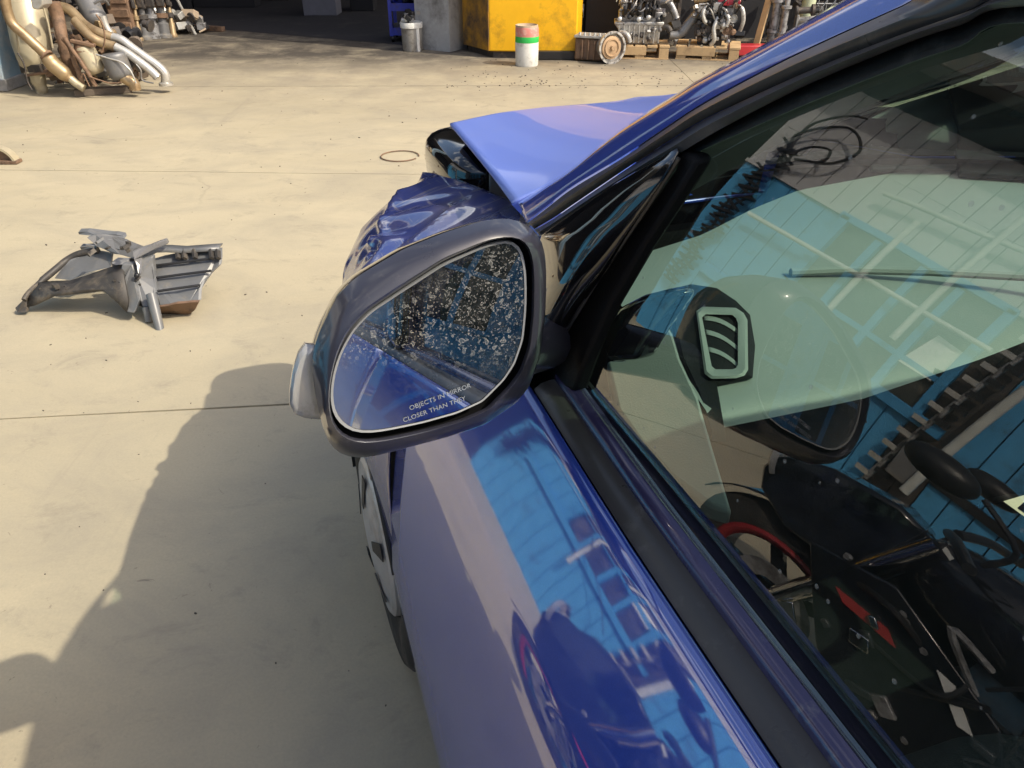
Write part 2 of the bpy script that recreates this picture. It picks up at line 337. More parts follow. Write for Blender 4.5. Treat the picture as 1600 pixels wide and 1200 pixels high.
def mirror_mat():
    m = bpy.data.materials.new('spotted mirror glass'); m.use_nodes = True; t = m.node_tree; t.nodes.clear(); N = t.nodes.new; K = t.links.new
    tc = N('ShaderNodeTexCoord')
    gl = N('ShaderNodeBsdfGlossy'); gl.inputs['Roughness'].default_value = 0.012; gl.inputs[0].default_value = (0.78, 0.85, 0.92, 1)
    wn = N('ShaderNodeTexNoise'); wn.inputs['Scale'].default_value = 170; wn.inputs['Detail'].default_value = 4; K(tc.outputs['Object'], wn.inputs['Vector'])
    wm = N('ShaderNodeVectorMath'); wm.operation = 'MULTIPLY_ADD'; K(wn.outputs['Color'], wm.inputs[0]); wm.inputs[1].default_value = (0.009, 0.009, 0.009); K(tc.outputs['Object'], wm.inputs[2])
    def rings(scale, r0, r1, thr):
        vo = N('ShaderNodeTexVoronoi'); vo.inputs['Scale'].default_value = scale; vo.inputs['Randomness'].default_value = 1.0; K(wm.outputs[0], vo.inputs['Vector'])
        # ring: rises at r0, falls at r1, with a fainter inside
        cr = N('ShaderNodeValToRGB'); e = cr.color_ramp.elements
        e[0].position = 0.0; e[0].color = (.22, .22, .22, 1); e[1].position = r0; e[1].color = (.26, .26, .26, 1)
        x = e.new((r0 + r1) / 2); x.color = (1, 1, 1, 1); x = e.new(r1); x.color = (0, 0, 0, 1)
        K(vo.outputs['Distance'], cr.inputs[0])
        g = N('ShaderNodeMath'); g.operation = 'GREATER_THAN'; K(vo.outputs['Color'], g.inputs[0]); g.inputs[1].default_value = thr
        mm = N('ShaderNodeMath'); mm.operation = 'MULTIPLY'; K(cr.outputs[0], mm.inputs[0]); K(g.outputs[0], mm.inputs[1]); return mm.outputs[0]
    a = rings(150, 0.20, 0.33, 0.62); b_ = rings(290, 0.14, 0.32, 0.45); c_ = rings(620, 0.10, 0.34, 0.40)
    m1 = N('ShaderNodeMath'); m1.operation = 'MAXIMUM'; K(a, m1.inputs[0]); K(b_, m1.inputs[1])
    m2 = N('ShaderNodeMath'); m2.operation = 'MAXIMUM'; K(m1.outputs[0], m2.inputs[0]); K(c_, m2.inputs[1])
    # the spotted area follows the upper part of the pane; a vertex layer named spots says where
    at = N('ShaderNodeAttribute'); at.attribute_name = 'spots'
    m3 = N('ShaderNodeMath'); m3.operation = 'MULTIPLY'; K(m2.outputs[0], m3.inputs[0]); K(at.outputs['Fac'], m3.inputs[1])
    du = N('ShaderNodeTexNoise'); du.inputs['Scale'].default_value = 35; du.inputs['Detail'].default_value = 9; du.inputs['Roughness'].default_value = 0.85; K(tc.outputs['Object'], du.inputs['Vector'])
    dr = N('ShaderNodeMapRange'); K(du.outputs[0], dr.inputs[0]); dr.inputs[1].default_value = 0.45; dr.inputs[2].default_value = 0.8; dr.inputs[3].default_value = 0.0; dr.inputs[4].default_value = 0.09
    ed = N('ShaderNodeAttribute'); ed.attribute_name = 'edge'
    m5 = N('ShaderNodeMath'); m5.operation = 'MAXIMUM'; K(dr.outputs[0], m5.inputs[0])
    m6 = N('ShaderNodeMath'); m6.operation = 'MULTIPLY'; K(ed.outputs['Fac'], m6.inputs[0]); m6.inputs[1].default_value = 0.26; K(m6.outputs[0], m5.inputs[1])
    m4 = N('ShaderNodeMath'); m4.operation = 'MULTIPLY_ADD'; m4.use_clamp = True; K(m3.outputs[0], m4.inputs[0]); m4.inputs[1].default_value = 0.36; K(m5.outputs[0], m4.inputs[2])
    df = N('ShaderNodeBsdfDiffuse'); df.inputs[0].default_value = (0.62, 0.62, 0.60, 1)
    mx = N('ShaderNodeMixShader'); K(m4.outputs[0], mx.inputs[0]); K(gl.outputs[0], mx.inputs[1]); K(df.outputs[0], mx.inputs[2])
    ou = N('ShaderNodeOutputMaterial'); K(mx.outputs[0], ou.inputs[0]); return m

CONC = concrete(); PAINT = car_paint(); SCUFF = scuffed_paint(); SUNLIT_DUSTY = sunlit_dusty_paint()
GLASS = glass_mat('side window glass', (0.66, 0.87, 0.77), 1.75, 0.012, 0.30)
WINDSHIELD = glass_mat('windscreen glass', (0.80, 0.92, 0.85), 1.55, 0.01)
MIRROR = mirror_mat()
RUBBER = mat('black rubber', (0.018, 0.018, 0.019), 0.55, bump=0.08, bscale=200, grime=(0.09, 0.085, 0.08), gamt=0.25, gscale=20)
SEAL = mat('grey weathered seal', (0.055, 0.052, 0.05), 0.3, grime=(0.11, 0.105, 0.10), gamt=0.3, gscale=25)
GLOSSB = mat('gloss black trim', (0.008, 0.008, 0.009), 0.06, coat=1.0, rvar=0.03)
FRAMEG = mat('satin grey frame', (0.10, 0.10, 0.105), 0.36, metal=0.2, grime=(0.16, 0.155, 0.15), gamt=0.3, gscale=14)
BELTM = mat('belt strip satin', (0.055, 0.047, 0.115), 0.25, metal=0.3, coat=0.6, grime=(0.16, 0.15, 0.17), gamt=0.1, gscale=40)
HOUSE = mat('mirror housing paint', (0.034, 0.034, 0.048), 0.3, coat=0.9, coat_rough=0.09, grime=(0.085, 0.082, 0.09), gamt=0.12, gscale=70, var=0.3)
SHELL = mat('mirror shell paint', (0.010, 0.010, 0.013), 0.2, coat=0.8, coat_rough=0.05)
DARKP = mat('dark plastic', (0.022, 0.022, 0.024), 0.5, bump=0.15, bscale=300)
BLACKIN = mat('black interior trim', (0.007, 0.007, 0.008), 0.6, bump=0.1, bscale=400, spec=0.18)
DASHM = mat('grained dash skin', (0.235, 0.25, 0.24), 0.5, bump=0.12, bscale=520, var=0.06)
SEATM = mat('dark seat cloth', (0.03, 0.03, 0.033), 0.9, bump=0.3, bscale=500)
TYRE = mat('tyre rubber', (0.022, 0.021, 0.020), 0.8, bump=0.2, bscale=120, grime=(0.14, 0.12, 0.10), gamt=0.45, gscale=9)
HUB = mat('silver wheel cover', (0.48, 0.48, 0.49), 0.38, metal=0.35, grime=(0.30, 0.27, 0.25), gamt=0.3, gscale=12)
CLEAR = mat('clear lamp lens', (0.60, 0.61, 0.62), 0.16, coat=0.8, spec=0.8, var=0.2, scale=30, grime=(0.36, 0.35, 0.33), gamt=0.3, gscale=30)
CLEAR.node_tree.nodes['Principled BSDF'].inputs['Transmission Weight'].default_value = 0.45
# ---------------------------------------------------------------- ground
rng = random.Random(7)
struct(MB().add([(-260, -200, -0.012), (260, -200, -0.012), (260, 320, -0.012), (-260, 320, -0.012)], [(0, 1, 2, 3)]).build('ground', mat('dirt in the joints', (0.16, 0.145, 0.12), 0.9), smooth=0))
ground_root = bpy.data.objects.new('concrete_yard', None); sc.collection.objects.link(ground_root); ground_root['kind'] = 'structure'
def jy(k, x):       # slab joints, running almost straight across the view
    base = [-9.0, -6.0, -3.3, -0.62, 2.235, 4.735, 7.5, 10.2, 13.0, 16.5, 20.0][k]
    sl = [0, 0.01, 0.02, 0.02, 0.095, -0.035, 0.01, 0, 0, 0, 0][k]
    return base + sl * x + 0.012 * mnoise.noise(Vector((x * 2.1, k * 7.3, 0)))
jx = [-16, -10.5, -5.6, 1.7, 6.2, 11, 17]
for i in range(len(jx) - 1):
    for k in range(10):
        g_ = 0.0025
        n = 14; x0, x1 = jx[i] + g_, jx[i + 1] - g_
        lo = [Vector((lerp(x0, x1, q / n), jy(k, lerp(x0, x1, q / n)) + g_ + 0.0035 * rng.random(), 0)) for q in range(n + 1)]
        hi = [Vector((lerp(x0, x1, q / n), jy(k + 1, lerp(x0, x1, q / n)) - g_ - 0.0035 * rng.random(), 0)) for q in range(n + 1)]
        dz = Vector((0, 0, rng.uniform(-0.0015, 0.0015)))
        m_ = MB().loft([[p + dz for p in lo], [p + dz for p in hi]], False)
        edge = lo + hi[::-1]
        m_.loft([[p + dz for p in edge], [p + Vector((0, 0, -0.012)) for p in edge]], True)
        m_.build('concrete_slab', CONC, ground_root, smooth=0)
# small litter
lit = MB()
for k in range(320):
    x = rng.uniform(-3.6, 2.4); y = rng.uniform(0.9, 9.0) if k % 3 else rng.uniform(0.9, 3.2)
    r_ = rng.uniform(0.0012, 0.0032) * (1 + 0.12 * y)
    lit.box((x, y, r_ * 0.4), (r_ * rng.uniform(1, 2.6), r_, r_ * 0.8), Matrix.Rotation(rng.uniform(0, 3.1), 3, 'Z'))
for k in range(380):
    x = rng.uniform(-0.6, 4.2); y = 7.4 + abs(rng.gauss(0, 0.7)); r_ = rng.uniform(0.002, 0.010)
    lit.box((x, y, r_ * 0.3), (r_ * rng.uniform(1, 2.2), r_, r_ * 0.7), Matrix.Rotation(rng.uniform(0, 3.1), 3, 'Z'))
stuff(lit.build('grit', mat('dark grit', (0.09, 0.08, 0.065), 0.9), smooth=0))

# ---------------------------------------------------------------- the car
car = thing('damaged_car', 'blue hatchback with a crumpled bonnet and front wing, its near side closest to the camera', 'car', W(0.15, 0.95, 0), R(110))
def sidev(u, z):
    pr = [(0.20, 0.172), (0.30, 0.142), (0.40, 0.123), (0.50, 0.117), (0.60, 0.1235), (0.70, 0.1365), (0.76, 0.146), (0.80, 0.1535), (0.83, 0.160), (0.85, 0.1655), (0.868, 0.1722), (0.878, 0.1765), (0.91, 0.1945), (0.95, 0.2195), (0.974, 0.236), (0.979, 0.2395), (0.985, 0.2465), (1.0, 0.276)]
    v = interp(z, pr)
    v += 0.047 * (u - 0.4) if u > 0.4 else 0.02 * (u - 0.4)
    if u < -0.9: v += 0.16 * (-0.9 - u) ** 1.6
    return v
ZS = [0.22, 0.26, 0.30, 0.35, 0.40, 0.45, 0.50, 0.55, 0.60, 0.65, 0.70, 0.73, 0.76, 0.78, 0.80, 0.815, 0.83, 0.84, 0.85, 0.86, 0.868, 0.874, 0.878, 0.883, 0.895, 0.91, 0.925, 0.937, 0.95, 0.962, 0.974, 0.979, 0.985]
def fl(p, side):       # side -1: the far side of the car
    return p if side > 0 else (p[0], 1.90 - p[1], p[2])
def panel(name, u0, u1, side, zs=ZS, arch=None, n=16, m=PAINT, sc_=None):
    rows = []
    for i in range(n + 1):
        u = lerp(u0, u1, i / n)
        row = []
        zlo = zs[0]
        if arch and abs(u - arch[0]) < arch[1]: zlo = max(zlo, 0.29 + math.sqrt(arch[1] ** 2 - (u - arch[0]) ** 2))
        for z in zs:
            z2 = lerp(zlo, zs[-1], (z - zs[0]) / (zs[-1] - zs[0])) if zlo > zs[0] else z
            row.append(W(*fl((u, sidev(u, z2), z2), side)))
        rows.append(row)
    return MB().loft(rows, False).build(name, m, car, smooth=50, solid=0.012, offset=1 if side > 0 else -1)
def arc_tube(u0, v, z0, r, a0, a1, n=18):
    return [W(u0 + r * math.cos(lerp(a0, a1, k / n)), v, z0 + r * math.sin(lerp(a0, a1, k / n))) for k in range(n + 1)]
WB_F, WB_R = 1.242, -1.24
RAILZ = [(0.18, 1.395), (-0.2, 1.415), (-0.8, 1.41), (-1.18, 1.375)]
for side in (1, -1):
    d_ = panel('front_door', -0.148, 0.926, side, [0.27] + ZS[2:])
    if side > 0: d_['label'] = 'glossy blue front door nearest the camera'
    panel('rear_door', -0.985, -0.154, side, [0.27] + ZS[2:], arch=(WB_R, 0.34))
    panel('quarter_panel', -1.66, -0.991, side, arch=(WB_R, 0.34), n=26)
    sill = MB().loft([[W(*fl((u, sidev(u, z) + 0.006 + q, z), side)) for z, q in ((0.285, 0), (0.25, 0.006), (0.20, 0.015), (0.17, 0.05))] for u in [lerp(-0.9, 0.93, k / 12) for k in range(13)]], False)
    sill.build('sill', PAINT, car, solid=0.01, offset=1 if side > 0 else -1)
    for nm, u0 in (('front', -0.03), ('rear', -0.87)):
        hd = MB()
        hd.tube([W(*fl((u0 - 0.09 + 0.18 * k / 8, sidev(u0, 0.84) - 0.034 * math.sin(math.pi * k / 8) ** 0.5 - 0.001, 0.845 + 0.004 * k / 8), side)) for k in range(9)], [0.008, 0.012, 0.013, 0.013, 0.013, 0.013, 0.013, 0.012, 0.009], 10)
        hd.build('door_handle', PAINT, car)

# --- side glass and pillars, near side: lines surveyed on the side glass surface
P0 = [(812, 320), (857, 291), (895, 266), (970, 207), (1060, 150), (1100, 125), (1180, 82), (1280, 27), (1340, -7), (1420, -50)]
P1 = [(822, 346), (857, 319), (895, 290), (970, 245), (1040, 198), (1100, 159), (1200, 105), (1280, 66), (1412, 6), (1500, -34)]
P2 = [(836, 357), (865, 340), (900, 316), (989, 256), (1045, 220), (1100, 186), (1225, 127), (1350, 75), (1500, 22), (1600, -10)]
P3 = [(846, 371), (880, 348), (950, 301), (1010, 266), (1064, 236), (1130, 197), (1256, 132), (1412, 66), (1500, 36), (1600, 6)]
P4 = [(853, 380), (890, 356), (955, 314), (1015, 276), (1070, 246), (1140, 214), (1262, 160), (1412, 100), (1500, 70), (1600, 33)]
def line3(P, off, dz, n=44, zoff=0.0):
    pts = [SG(a, b, off) for a, b in P]
    pts += [W(u, vs(u, z + dz) + off, z + dz) for u, z in RAILZ]
    pts = smooth_path(pts, 6)
    return pts
def resample(pts, n):
    L_ = [0]
    for a, b in zip(pts, pts[1:]): L_.append(L_[-1] + (b - a).length)
    out = []; j = 0
    for k in range(n):
        t = L_[-1] * k / (n - 1)
        while j < len(pts) - 2 and L_[j + 1] < t: j += 1
        out.append(pts[j].lerp(pts[j + 1], (t - L_[j]) / max(1e-9, L_[j + 1] - L_[j])))
    return out
l0 = line3(P0, 0.030, 0.050); l0b = line3([(a - 2, b - 2) for a, b in P0], 0.062, 0.047)
l0m = line3([((a + c) / 2, (b + d) / 2 - 3) for (a, b), (c, d) in zip(P0, P1)], 0.009, 0.041)
l1 = line3(P1, 0.008, 0.032); l1i = line3([(a, b + 2) for a, b in P1], 0.020, 0.028)
l2o = line3([(a, b + 6) for a, b in P1], 0.000, 0.026); l2 = line3(P2, -0.006, 0.012); l2m = line3([((a + c) / 2, (b + d) / 2) for (a, b), (c, d) in zip(P1, P2)], -0.010, 0.019)
l2b = line3([(a + 1, b + 3) for a, b in P2], -0.001, 0.010)
l3 = line3(P3, -0.004, -0.006); l3m = line3([((a + c) / 2, (b + d) / 2) for (a, b), (c, d) in zip(P2, P3)], -0.010, 0.003)
l3i = line3([(a, b + 1) for a, b in P3], 0.006, -0.008); l4 = line3(P4, 0.008, -0.024); l4i = line3(P4, 0.016, -0.026)
def strip(name, lines, m, sideboth=True, smooth=60):
    MB().loft([list(r_) for r_ in lines], False).build(name, m, car, smooth=smooth, solid=0.002, offset=0)
    def fx(p):
        u, v = p.dot(CU), p.dot(CV); return W(u, 1.90 - v, p.z)
    if sideboth:
        MB().loft([[fx(p) for p in r_] for r_ in lines], False).build(name, m, car, smooth=smooth, solid=0.002, offset=0)
strip('pillar', [l0b, l0, l0m, l1, l1i], PAINT)
strip('weatherstrip', [l2o, l2m, l2], SEAL)
strip('door_frame', [l2b, l3m, l3, l3i], FRAMEG)
strip('window_channel', [l3i, l4, l4i], RUBBER)

# window panes: rows follow the channel line l4
def ztop(u, lst):
    best = None
    for a, b in zip(lst, lst[1:]):
        ua, ub = a.dot(CU), b.dot(CU)
        if (ua - u) * (ub - u) <= 0 and abs(ua - ub) > 1e-6:
            best = lerp(a.z, b.z, (u - ua) / (ub - ua))
    if best is None: best = lst[0].z if u > lst[0].dot(CU) else lst[-1].z
    return best
def pane(name, u0, u1, side, n=30):
    rows = []
    for i in range(n + 1):
        u = lerp(u0, u1, i / n); zt = max(ztop(u, l4) + 0.006, 0.99)
        rows.append([W(*fl((u, vs(u, z) + 0.010, z), side)) for z in [lerp(0.965, zt, k / 20) for k in range(21)]])
    return MB().loft(rows, False).build(name, GLASS, car, smooth=80)
for side in (1, -1):
    p_ = pane('front_window', -0.13, 0.84, side); pane('rear_window', -0.98, -0.20, side)
    if side > 0: p_['label'] = 'front side window with water spots and reflections of the yard'
    # B and C pillars
    for nm, a, b in (('door_pillar', -0.215, -0.115), ('rear_pillar', -1.33, -0.96)):
        rows = [[W(*fl((u - 0.10 * (z - 1.0), vs(u, z) + o_, z), side)) for o_ in (0.004,)] for u in (a, b) for z in (1,)]
        g_ = MB().loft([[W(*fl((lerp(a, b, i / 4) + (0.0 if nm == 'door_pillar' else 0.45 * (z - 0.98) * (1 - 0.5 * i / 4)), vs(0, z) + 0.001 - 0.004 * math.sin(math.pi * i / 4) + (0.08 * max(0, -0.95 - lerp(a, b, i / 4))), z), side)) for z in [lerp(0.975, 1.40, k / 8) for k in range(9)]] for i in range(5)], False)
        g_.build(nm, GLOSSB if nm == 'door_pillar' else PAINT, car, smooth=60, solid=0.02, offset=1 if side > 0 else -1)
# belt mouldings
for side in (1, -1):
    us = [lerp(-0.99, 0.632, k / 30) for k in range(31)]
    sec1 = [(0.0, 0.984), (-0.003, 0.991), (0.004, 0.997), (0.014, 0.999), (0.024, 0.999), (0.026, 0.992)]
    MB().loft([[W(*fl((u, sidev(u, 0.985) + a, z), side)) for a, z in sec1] for u in us], False, ).build('belt_seal', SEAL, car, smooth=60)
    sec2 = [(0.0215, 0.994), (0.022, 1.003), (0.026, 1.008), (0.033, 1.0095), (0.037, 1.006), (0.042, 1.005), (0.044, 0.998), (0.046, 0.97)]
    rs_ = [[W(*fl((u, sidev(u, 0.985) + a - 0.002, z), side)) for a, z in sec2] for u in us]
    MB().loft(rs_, False, True, True).build('belt_strip', BELTM, car, smooth=40)
    MB().loft([[W(*fl((u, vs(u, 1.0) + a, z), side)) for a, z in ((0.004, 0.985), (0.006, 1.002), (0.012, 1.003), (0.018, 0.96))] for u in us], False).build('window_wiper_strip', RUBBER, car, smooth=60)

# sail panel in front of the window, with its divider post
SL = [(1064, 236), (1010, 266), (950, 301), (880, 348), (846, 371), (832, 420), (820, 480), (812, 540), (814, 606)]
SR = [(1064, 240), (1056, 254), (1036, 284), (1005, 328), (975, 370), (941, 421), (905, 472), (860, 545), (826, 604)]
def sail_pt(a, b_):
    i = min(int(a * 8), 7); f = a * 8 - i
    p = [lerp(lerp(SL[i][k], SL[i + 1][k], f), lerp(SR[i][k], SR[i + 1][k], f), b_) for k in (0, 1)]
    return SG(p[0], p[1], -0.006 - 0.020 * (math.sin(math.pi * b_) ** 0.8) * min(1, a * 1.5) ** 1.2 - 0.010 * math.sin(math.pi * a))
MB().grid(sail_pt, 40, 20).build('sail_panel', GLOSSB, car, smooth=70, solid=0.004, offset=1)
post = [(1064, 236), (1082, 241), (1090, 250), (1058, 302), (1000, 391), (950, 478), (918, 552), (896, 612), (868, 604), (846, 600), (823, 606), (860, 548), (901, 474), (945, 420), (999, 342), (1053, 266)]
MB().prism([SG(a, b, -0.003) for a, b in post], CV * 0.016).build('divider_post', BLACKIN, car, smooth=30, bevel=0.004)
MB().tube([SG(a, b, -0.010) for a, b in ((823, 602), (880, 525), (941, 425), (1010, 325), (1060, 247))], 0.0022, 6).build('chrome_line', SEAL, car)

# --- front wing, crumpled
def fpt(tab, u): return (interp(u, [(a, b) for a, b, c in tab]), interp(u, [(a, c) for a, b, c in tab]))
T_ = [(0.93, 0.385, 1.03), (1.05, 0.42, 1.01), (1.15, 0.437, 0.985), (1.3, 0.484, 0.95), (1.45, 0.472, 0.93), (1.67, 0.455, 0.90), (1.80, 0.43, 0.875), (1.88, 0.45, 0.83)]
S_ = [(0.93, 0.235, 0.955), (1.05, 0.25, 0.935), (1.15, 0.26, 0.92), (1.3, 0.27, 0.895), (1.45, 0.27, 0.87), (1.60, 0.30, 0.86), (1.70, 0.33, 0.85), (1.80, 0.39, 0.80), (1.88, 0.46, 0.74)]
C_ = [(0.93, 0.186, 0.90), (1.15, 0.175, 0.86), (1.3, 0.178, 0.83), (1.45, 0.20, 0.80), (1.60, 0.225, 0.79), (1.70, 0.25, 0.78), (1.80, 0.33, 0.74), (1.88, 0.45, 0.68)]
M_ = [(0.93, 0.143, 0.68), (1.15, 0.128, 0.70), (1.3, 0.132, 0.70), (1.45, 0.155, 0.69), (1.60, 0.185, 0.68), (1.70, 0.22, 0.66), (1.80, 0.32, 0.62), (1.88, 0.45, 0.56)]
def wing_pt(u, t, side=1, crumple=1.0):
    lo = 0.24
    if abs(u - WB_F) < 0.335: lo = 0.29 + math.sqrt(0.335 ** 2 - (u - WB_F) ** 2)
    pts = [fpt(T_, u), fpt(S_, u), fpt(C_, u), fpt(M_, u), (fpt(M_, u)[0] + 0.002, max(lo, 0.24))]
    if pts[4][1] > pts[3][1] - 0.02: pts[3] = ((pts[2][0] + pts[4][0]) / 2 - 0.004, (pts[2][1] + pts[4][1]) / 2)
    q = t * 4; i = min(int(q), 3); f = q - i
    def P(j): return pts[max(0, min(4, j))]
    p0, p1, p2, p3 = P(i - 1), P(i), P(i + 1), P(i + 2)
    def cr(a, b, c, d): return 0.5 * (2 * b + (c - a) * f + (2 * a - 5 * b + 4 * c - d) * f * f + (3 * b - a - 3 * c + d) * f ** 3)
    v, z = cr(p0[0], p1[0], p2[0], p3[0]), cr(p0[1], p1[1], p2[1], p3[1])
    if crumple:
        k = max(0.0, min(1.0, (u - 1.18) / 0.20)) * max(0.0, min(1.0, (1.86 - u) / 0.12)) * max(0, min(1, t / 0.10)) * max(0, min(1, (0.52 - t) / 0.22))
        wx = 0.05 * mnoise.noise(Vector((u * 3.0, t * 3.0, 4.0))); wy = 0.05 * mnoise.noise(Vector((u * 3.0, t * 3.0, 9.0)))
        r_ = math.hypot((u + wx - 1.44) * 0.8, (t + wy * 2 - 0.40) * 0.42)
        ring = math.sin(r_ * 2 * math.pi / 0.062 + 1.2) * math.exp(-((r_ - 0.07) / 0.075) ** 2)
        crs = 1 - abs(math.sin((u * 2.6 + t * 3.2 + 6 * wx) * math.pi))
        lowf = mnoise.noise(Vector((u * 2.2, t * 2.0, 3.1)))
        v += -crumple * k * (0.0075 * ring + 0.010 * crs ** 3 + 0.016 * lowf); z += crumple * k * (0.0075 * ring + 0.008 * crs ** 3 + 0.010 * lowf)
    return (u, v, z)
for side in (1, -1):
    m_ = MB().grid(lambda a, b: W(*fl(wing_pt(lerp(0.934, 1.88, a), b, side, 1.0 if side > 0 else 0.0), side)), 110, 56)
    f_ = m_.build('front_wing', SCUFF if side > 0 else PAINT, car, smooth=70, solid=0.003, offset=1 if side > 0 else -1)
    if side > 0: f_['label'] = 'crumpled and scratched front wing'
    vv = 0.136
    MB().tube([W(*fl((p.dot(CU), vv, p.z), side)) for p in arc_tube(WB_F, vv, 0.29, 0.333, R(2), R(150), 26)], 0.005, 8).build('arch_lip', RUBBER, car)
    # wheel house
    MB().loft([[W(*fl((WB_F + 0.33 * math.cos(a), v, 0.29 + 0.33 * math.sin(a)), side)) for v in (0.15, 0.42)] for a in [R(-10 + 200 * k / 16) for k in range(17)]], False).build('wheel_house', RUBBER, car)

# --- bonnet: buckled upward, folded across at the front
def ledge(v): return interp(v, [(0.48, 1.0), (0.62, 1.015), (0.70, 1.022), (0.863, 1.03), (1.05, 1.032), (1.25, 1.02), (1.475, 0.99)])
def redge(v): return interp(v, [(0.425, 1.0), (0.55, 1.05), (0.70, 1.115), (0.85, 1.185), (0.95, 1.245), (1.05, 1.26), (1.25, 1.26), (1.475, 1.19)])
def bonnet_pt(a, b, low=0.0):
    vl = lerp(0.425, 0.478, min(1, a / 0.86))
    v = lerp(vl, 1.475, b); s = (v - 0.43) / 1.04
    t = min(1, a / 0.86)
    zf, zr = ledge(v), redge(v)
    u = lerp(1.165 - 0.03 * math.sin(math.pi * s), 1.720 - 0.16 * max(0, s - 0.15) + 0.012 * math.sin(8 * s), t)
    z = lerp(zr, zf, t ** 0.8) - 0.006 * math.sin(math.pi * t) * min(1, s * 3)
    k = max(0, (t - 0.62) / 0.38)
    z += k * k * 0.007 * mnoise.noise(Vector((u * 5, v * 7, 0.3))) * min(1, s * 4)
    z += 0.006 * k * math.exp(-((v - 0.80 - 0.12 * t) / 0.035) ** 2)
    if a > 0.86:
        f = (a - 0.86) / 0.14
        u += 0.11 * f; z -= 0.15 * f ** 1.2 * min(1, 0.12 + s * 2.2) - 0.008 * f * mnoise.noise(Vector((u * 9, v * 8, 2.0))); v += 0.13 * f * (1 - s)
    return W(u, v, z - low)
bn = MB().grid(bonnet_pt, 60, 70).build('bonnet', SUNLIT_DUSTY, car, smooth=60, solid=0.005, offset=0)
MB().grid(lambda a_, b_: bonnet_pt(a_ * 0.85, 0.02 + b_ * 0.96, 0.018), 24, 24).build('bonnet_underside', BLACKIN, car, smooth=60)
bn['label'] = 'buckled bonnet folded upward across its front'

MB().add([W(0.90, 0.37, 1.035), W(1.05, 0.40, 1.02), W(1.175, 0.425, 0.998), W(1.15, 0.60, 1.075), W(1.0, 0.66, 1.04), W(0.93, 0.50, 1.06)], [(0, 1, 2, 3, 4, 5)]).build('cowl_corner', PAINT, car, smooth=0)
# engine bay below
bay = MB()
bay.add([W(0.98, 0.45, 0.70), W(1.95, 0.45, 0.62), W(1.95, 1.45, 0.62), W(0.98, 1.45, 0.70)], [(0, 1, 2, 3)])
bay.add([W(0.98, 0.46, 0.70), W(1.85, 0.47, 0.62), W(1.80, 0.47, 0.84), W(1.3, 0.49, 0.92), W(0.98, 0.47, 0.96)], [(0, 1, 2, 3, 4)])
bay.add([W(1.0, 0.42, 0.3), W(1.0, 1.48, 0.3), W(1.0, 1.48, 0.985), W(1.0, 0.42, 0.985)], [(0, 1, 2, 3)])
bay.add([W(1.90, 0.5, 0.3), W(1.90, 1.45, 0.3), W(1.83, 1.45, 0.96), W(1.83, 0.62, 0.96), W(1.86, 0.5, 0.86)], [(0, 1, 2, 3, 4)])
bay.add([W(0.98, 1.46, 0.62), W(1.85, 1.46, 0.62), W(1.78, 1.465, 0.955), W(1.45, 1.47, 1.02), W(1.14, 1.47, 1.165), W(0.99, 1.47, 1.03)], [(0, 1, 2, 3, 4, 5)])
bay.build('engine_bay', BLACKIN, car, smooth=0)
hl = MB()
def sup(c, r, e=0.55, seg=28, rings=16):
    def f(x): return math.copysign(abs(x) ** e, x)
    return [[W(c[0] + r[0] * f(math.sin(math.pi * i / rings)) * f(math.cos(2 * math.pi * k / seg)), c[1] + r[1] * f(math.sin(math.pi * i / rings)) * f(math.sin(2 * math.pi * k / seg)), c[2] + r[2] * f(math.cos(math.pi * i / rings))) for k in range(seg)] for i in range(rings + 1)]
hl.loft(sup((1.746, 0.594, 0.898), (0.18, 0.153, 0.068)), True)
hl.build('headlamp_housing', GLOSSB, car, smooth=60)
b2 = MB(); b2.loft(sup((1.60, 0.62, 0.80), (0.20, 0.10, 0.09), 0.7), True); b2.tube(smooth_path([W(1.85, .62, .83), W(1.7, .58, .88), W(1.5, .6, .86), W(1.35, .66, .84)], 5), 0.022, 10)
b2.build('air_duct', DARKP, car)
MB().bar(W(1.50, 0.52, 0.985), W(1.475, 0.51, 0.80), 0.045, 0.02).build('bonnet_stay', mat('grey primer', (0.10, 0.10, 0.105), 0.5), car, bevel=0.004)
MB().box(W(1.33, 0.56, 0.86), (0.12, 0.10, 0.03), Matrix.Rotation(R(20), 3, 'Z')).build('fuse_box', mat('yellowed plastic', (0.42, 0.30, 0.08), 0.5), car, bevel=0.005)
fb = MB().loft([[W(u, v, z) for u, z in ((1.86, 0.25), (1.97, 0.36), (2.0, 0.52), (1.96, 0.66), (1.86, 0.70))] for v in [lerp(0.5, 1.5, k / 8) for k in range(9)]], False)
fb.build('front_bumper', PAINT, car, solid=0.01)

# --- windscreen, roof, tail
def wsb(v): return interp(abs(v - 0.95), [(0, 1.13), (0.15, 1.12), (0.30, 1.06), (0.45, 0.985), (0.55, 0.90)])
def wst(v): return interp(abs(v - 0.95), [(0, 0.19), (0.30, 0.21), (0.52, 0.31)])
def zt(v): return 1.465 - 0.062 * (abs(v - 0.95) / 0.53) ** 2
MB().grid(lambda a, b: W(lerp(wsb(lerp(.41, 1.49, b)), wst(lerp(.44, 1.46, b)), a), lerp(lerp(.41, 1.49, b), lerp(.44, 1.46, b), a), lerp(1.03, zt(lerp(.44, 1.46, b)), a) + 0.03 * math.sin(math.pi * a)), 14, 24).build('windscreen', WINDSHIELD, car, smooth=80)
MB().grid(lambda a, b: W(lerp(wsb(lerp(.41, 1.49, b)) - 0.01, wsb(lerp(.41, 1.49, b)) + 0.09, a), lerp(.40, 1.50, b), lerp(1.025, 0.985, a)), 2, 24).build('cowl_panel', DARKP, car, smooth=60)
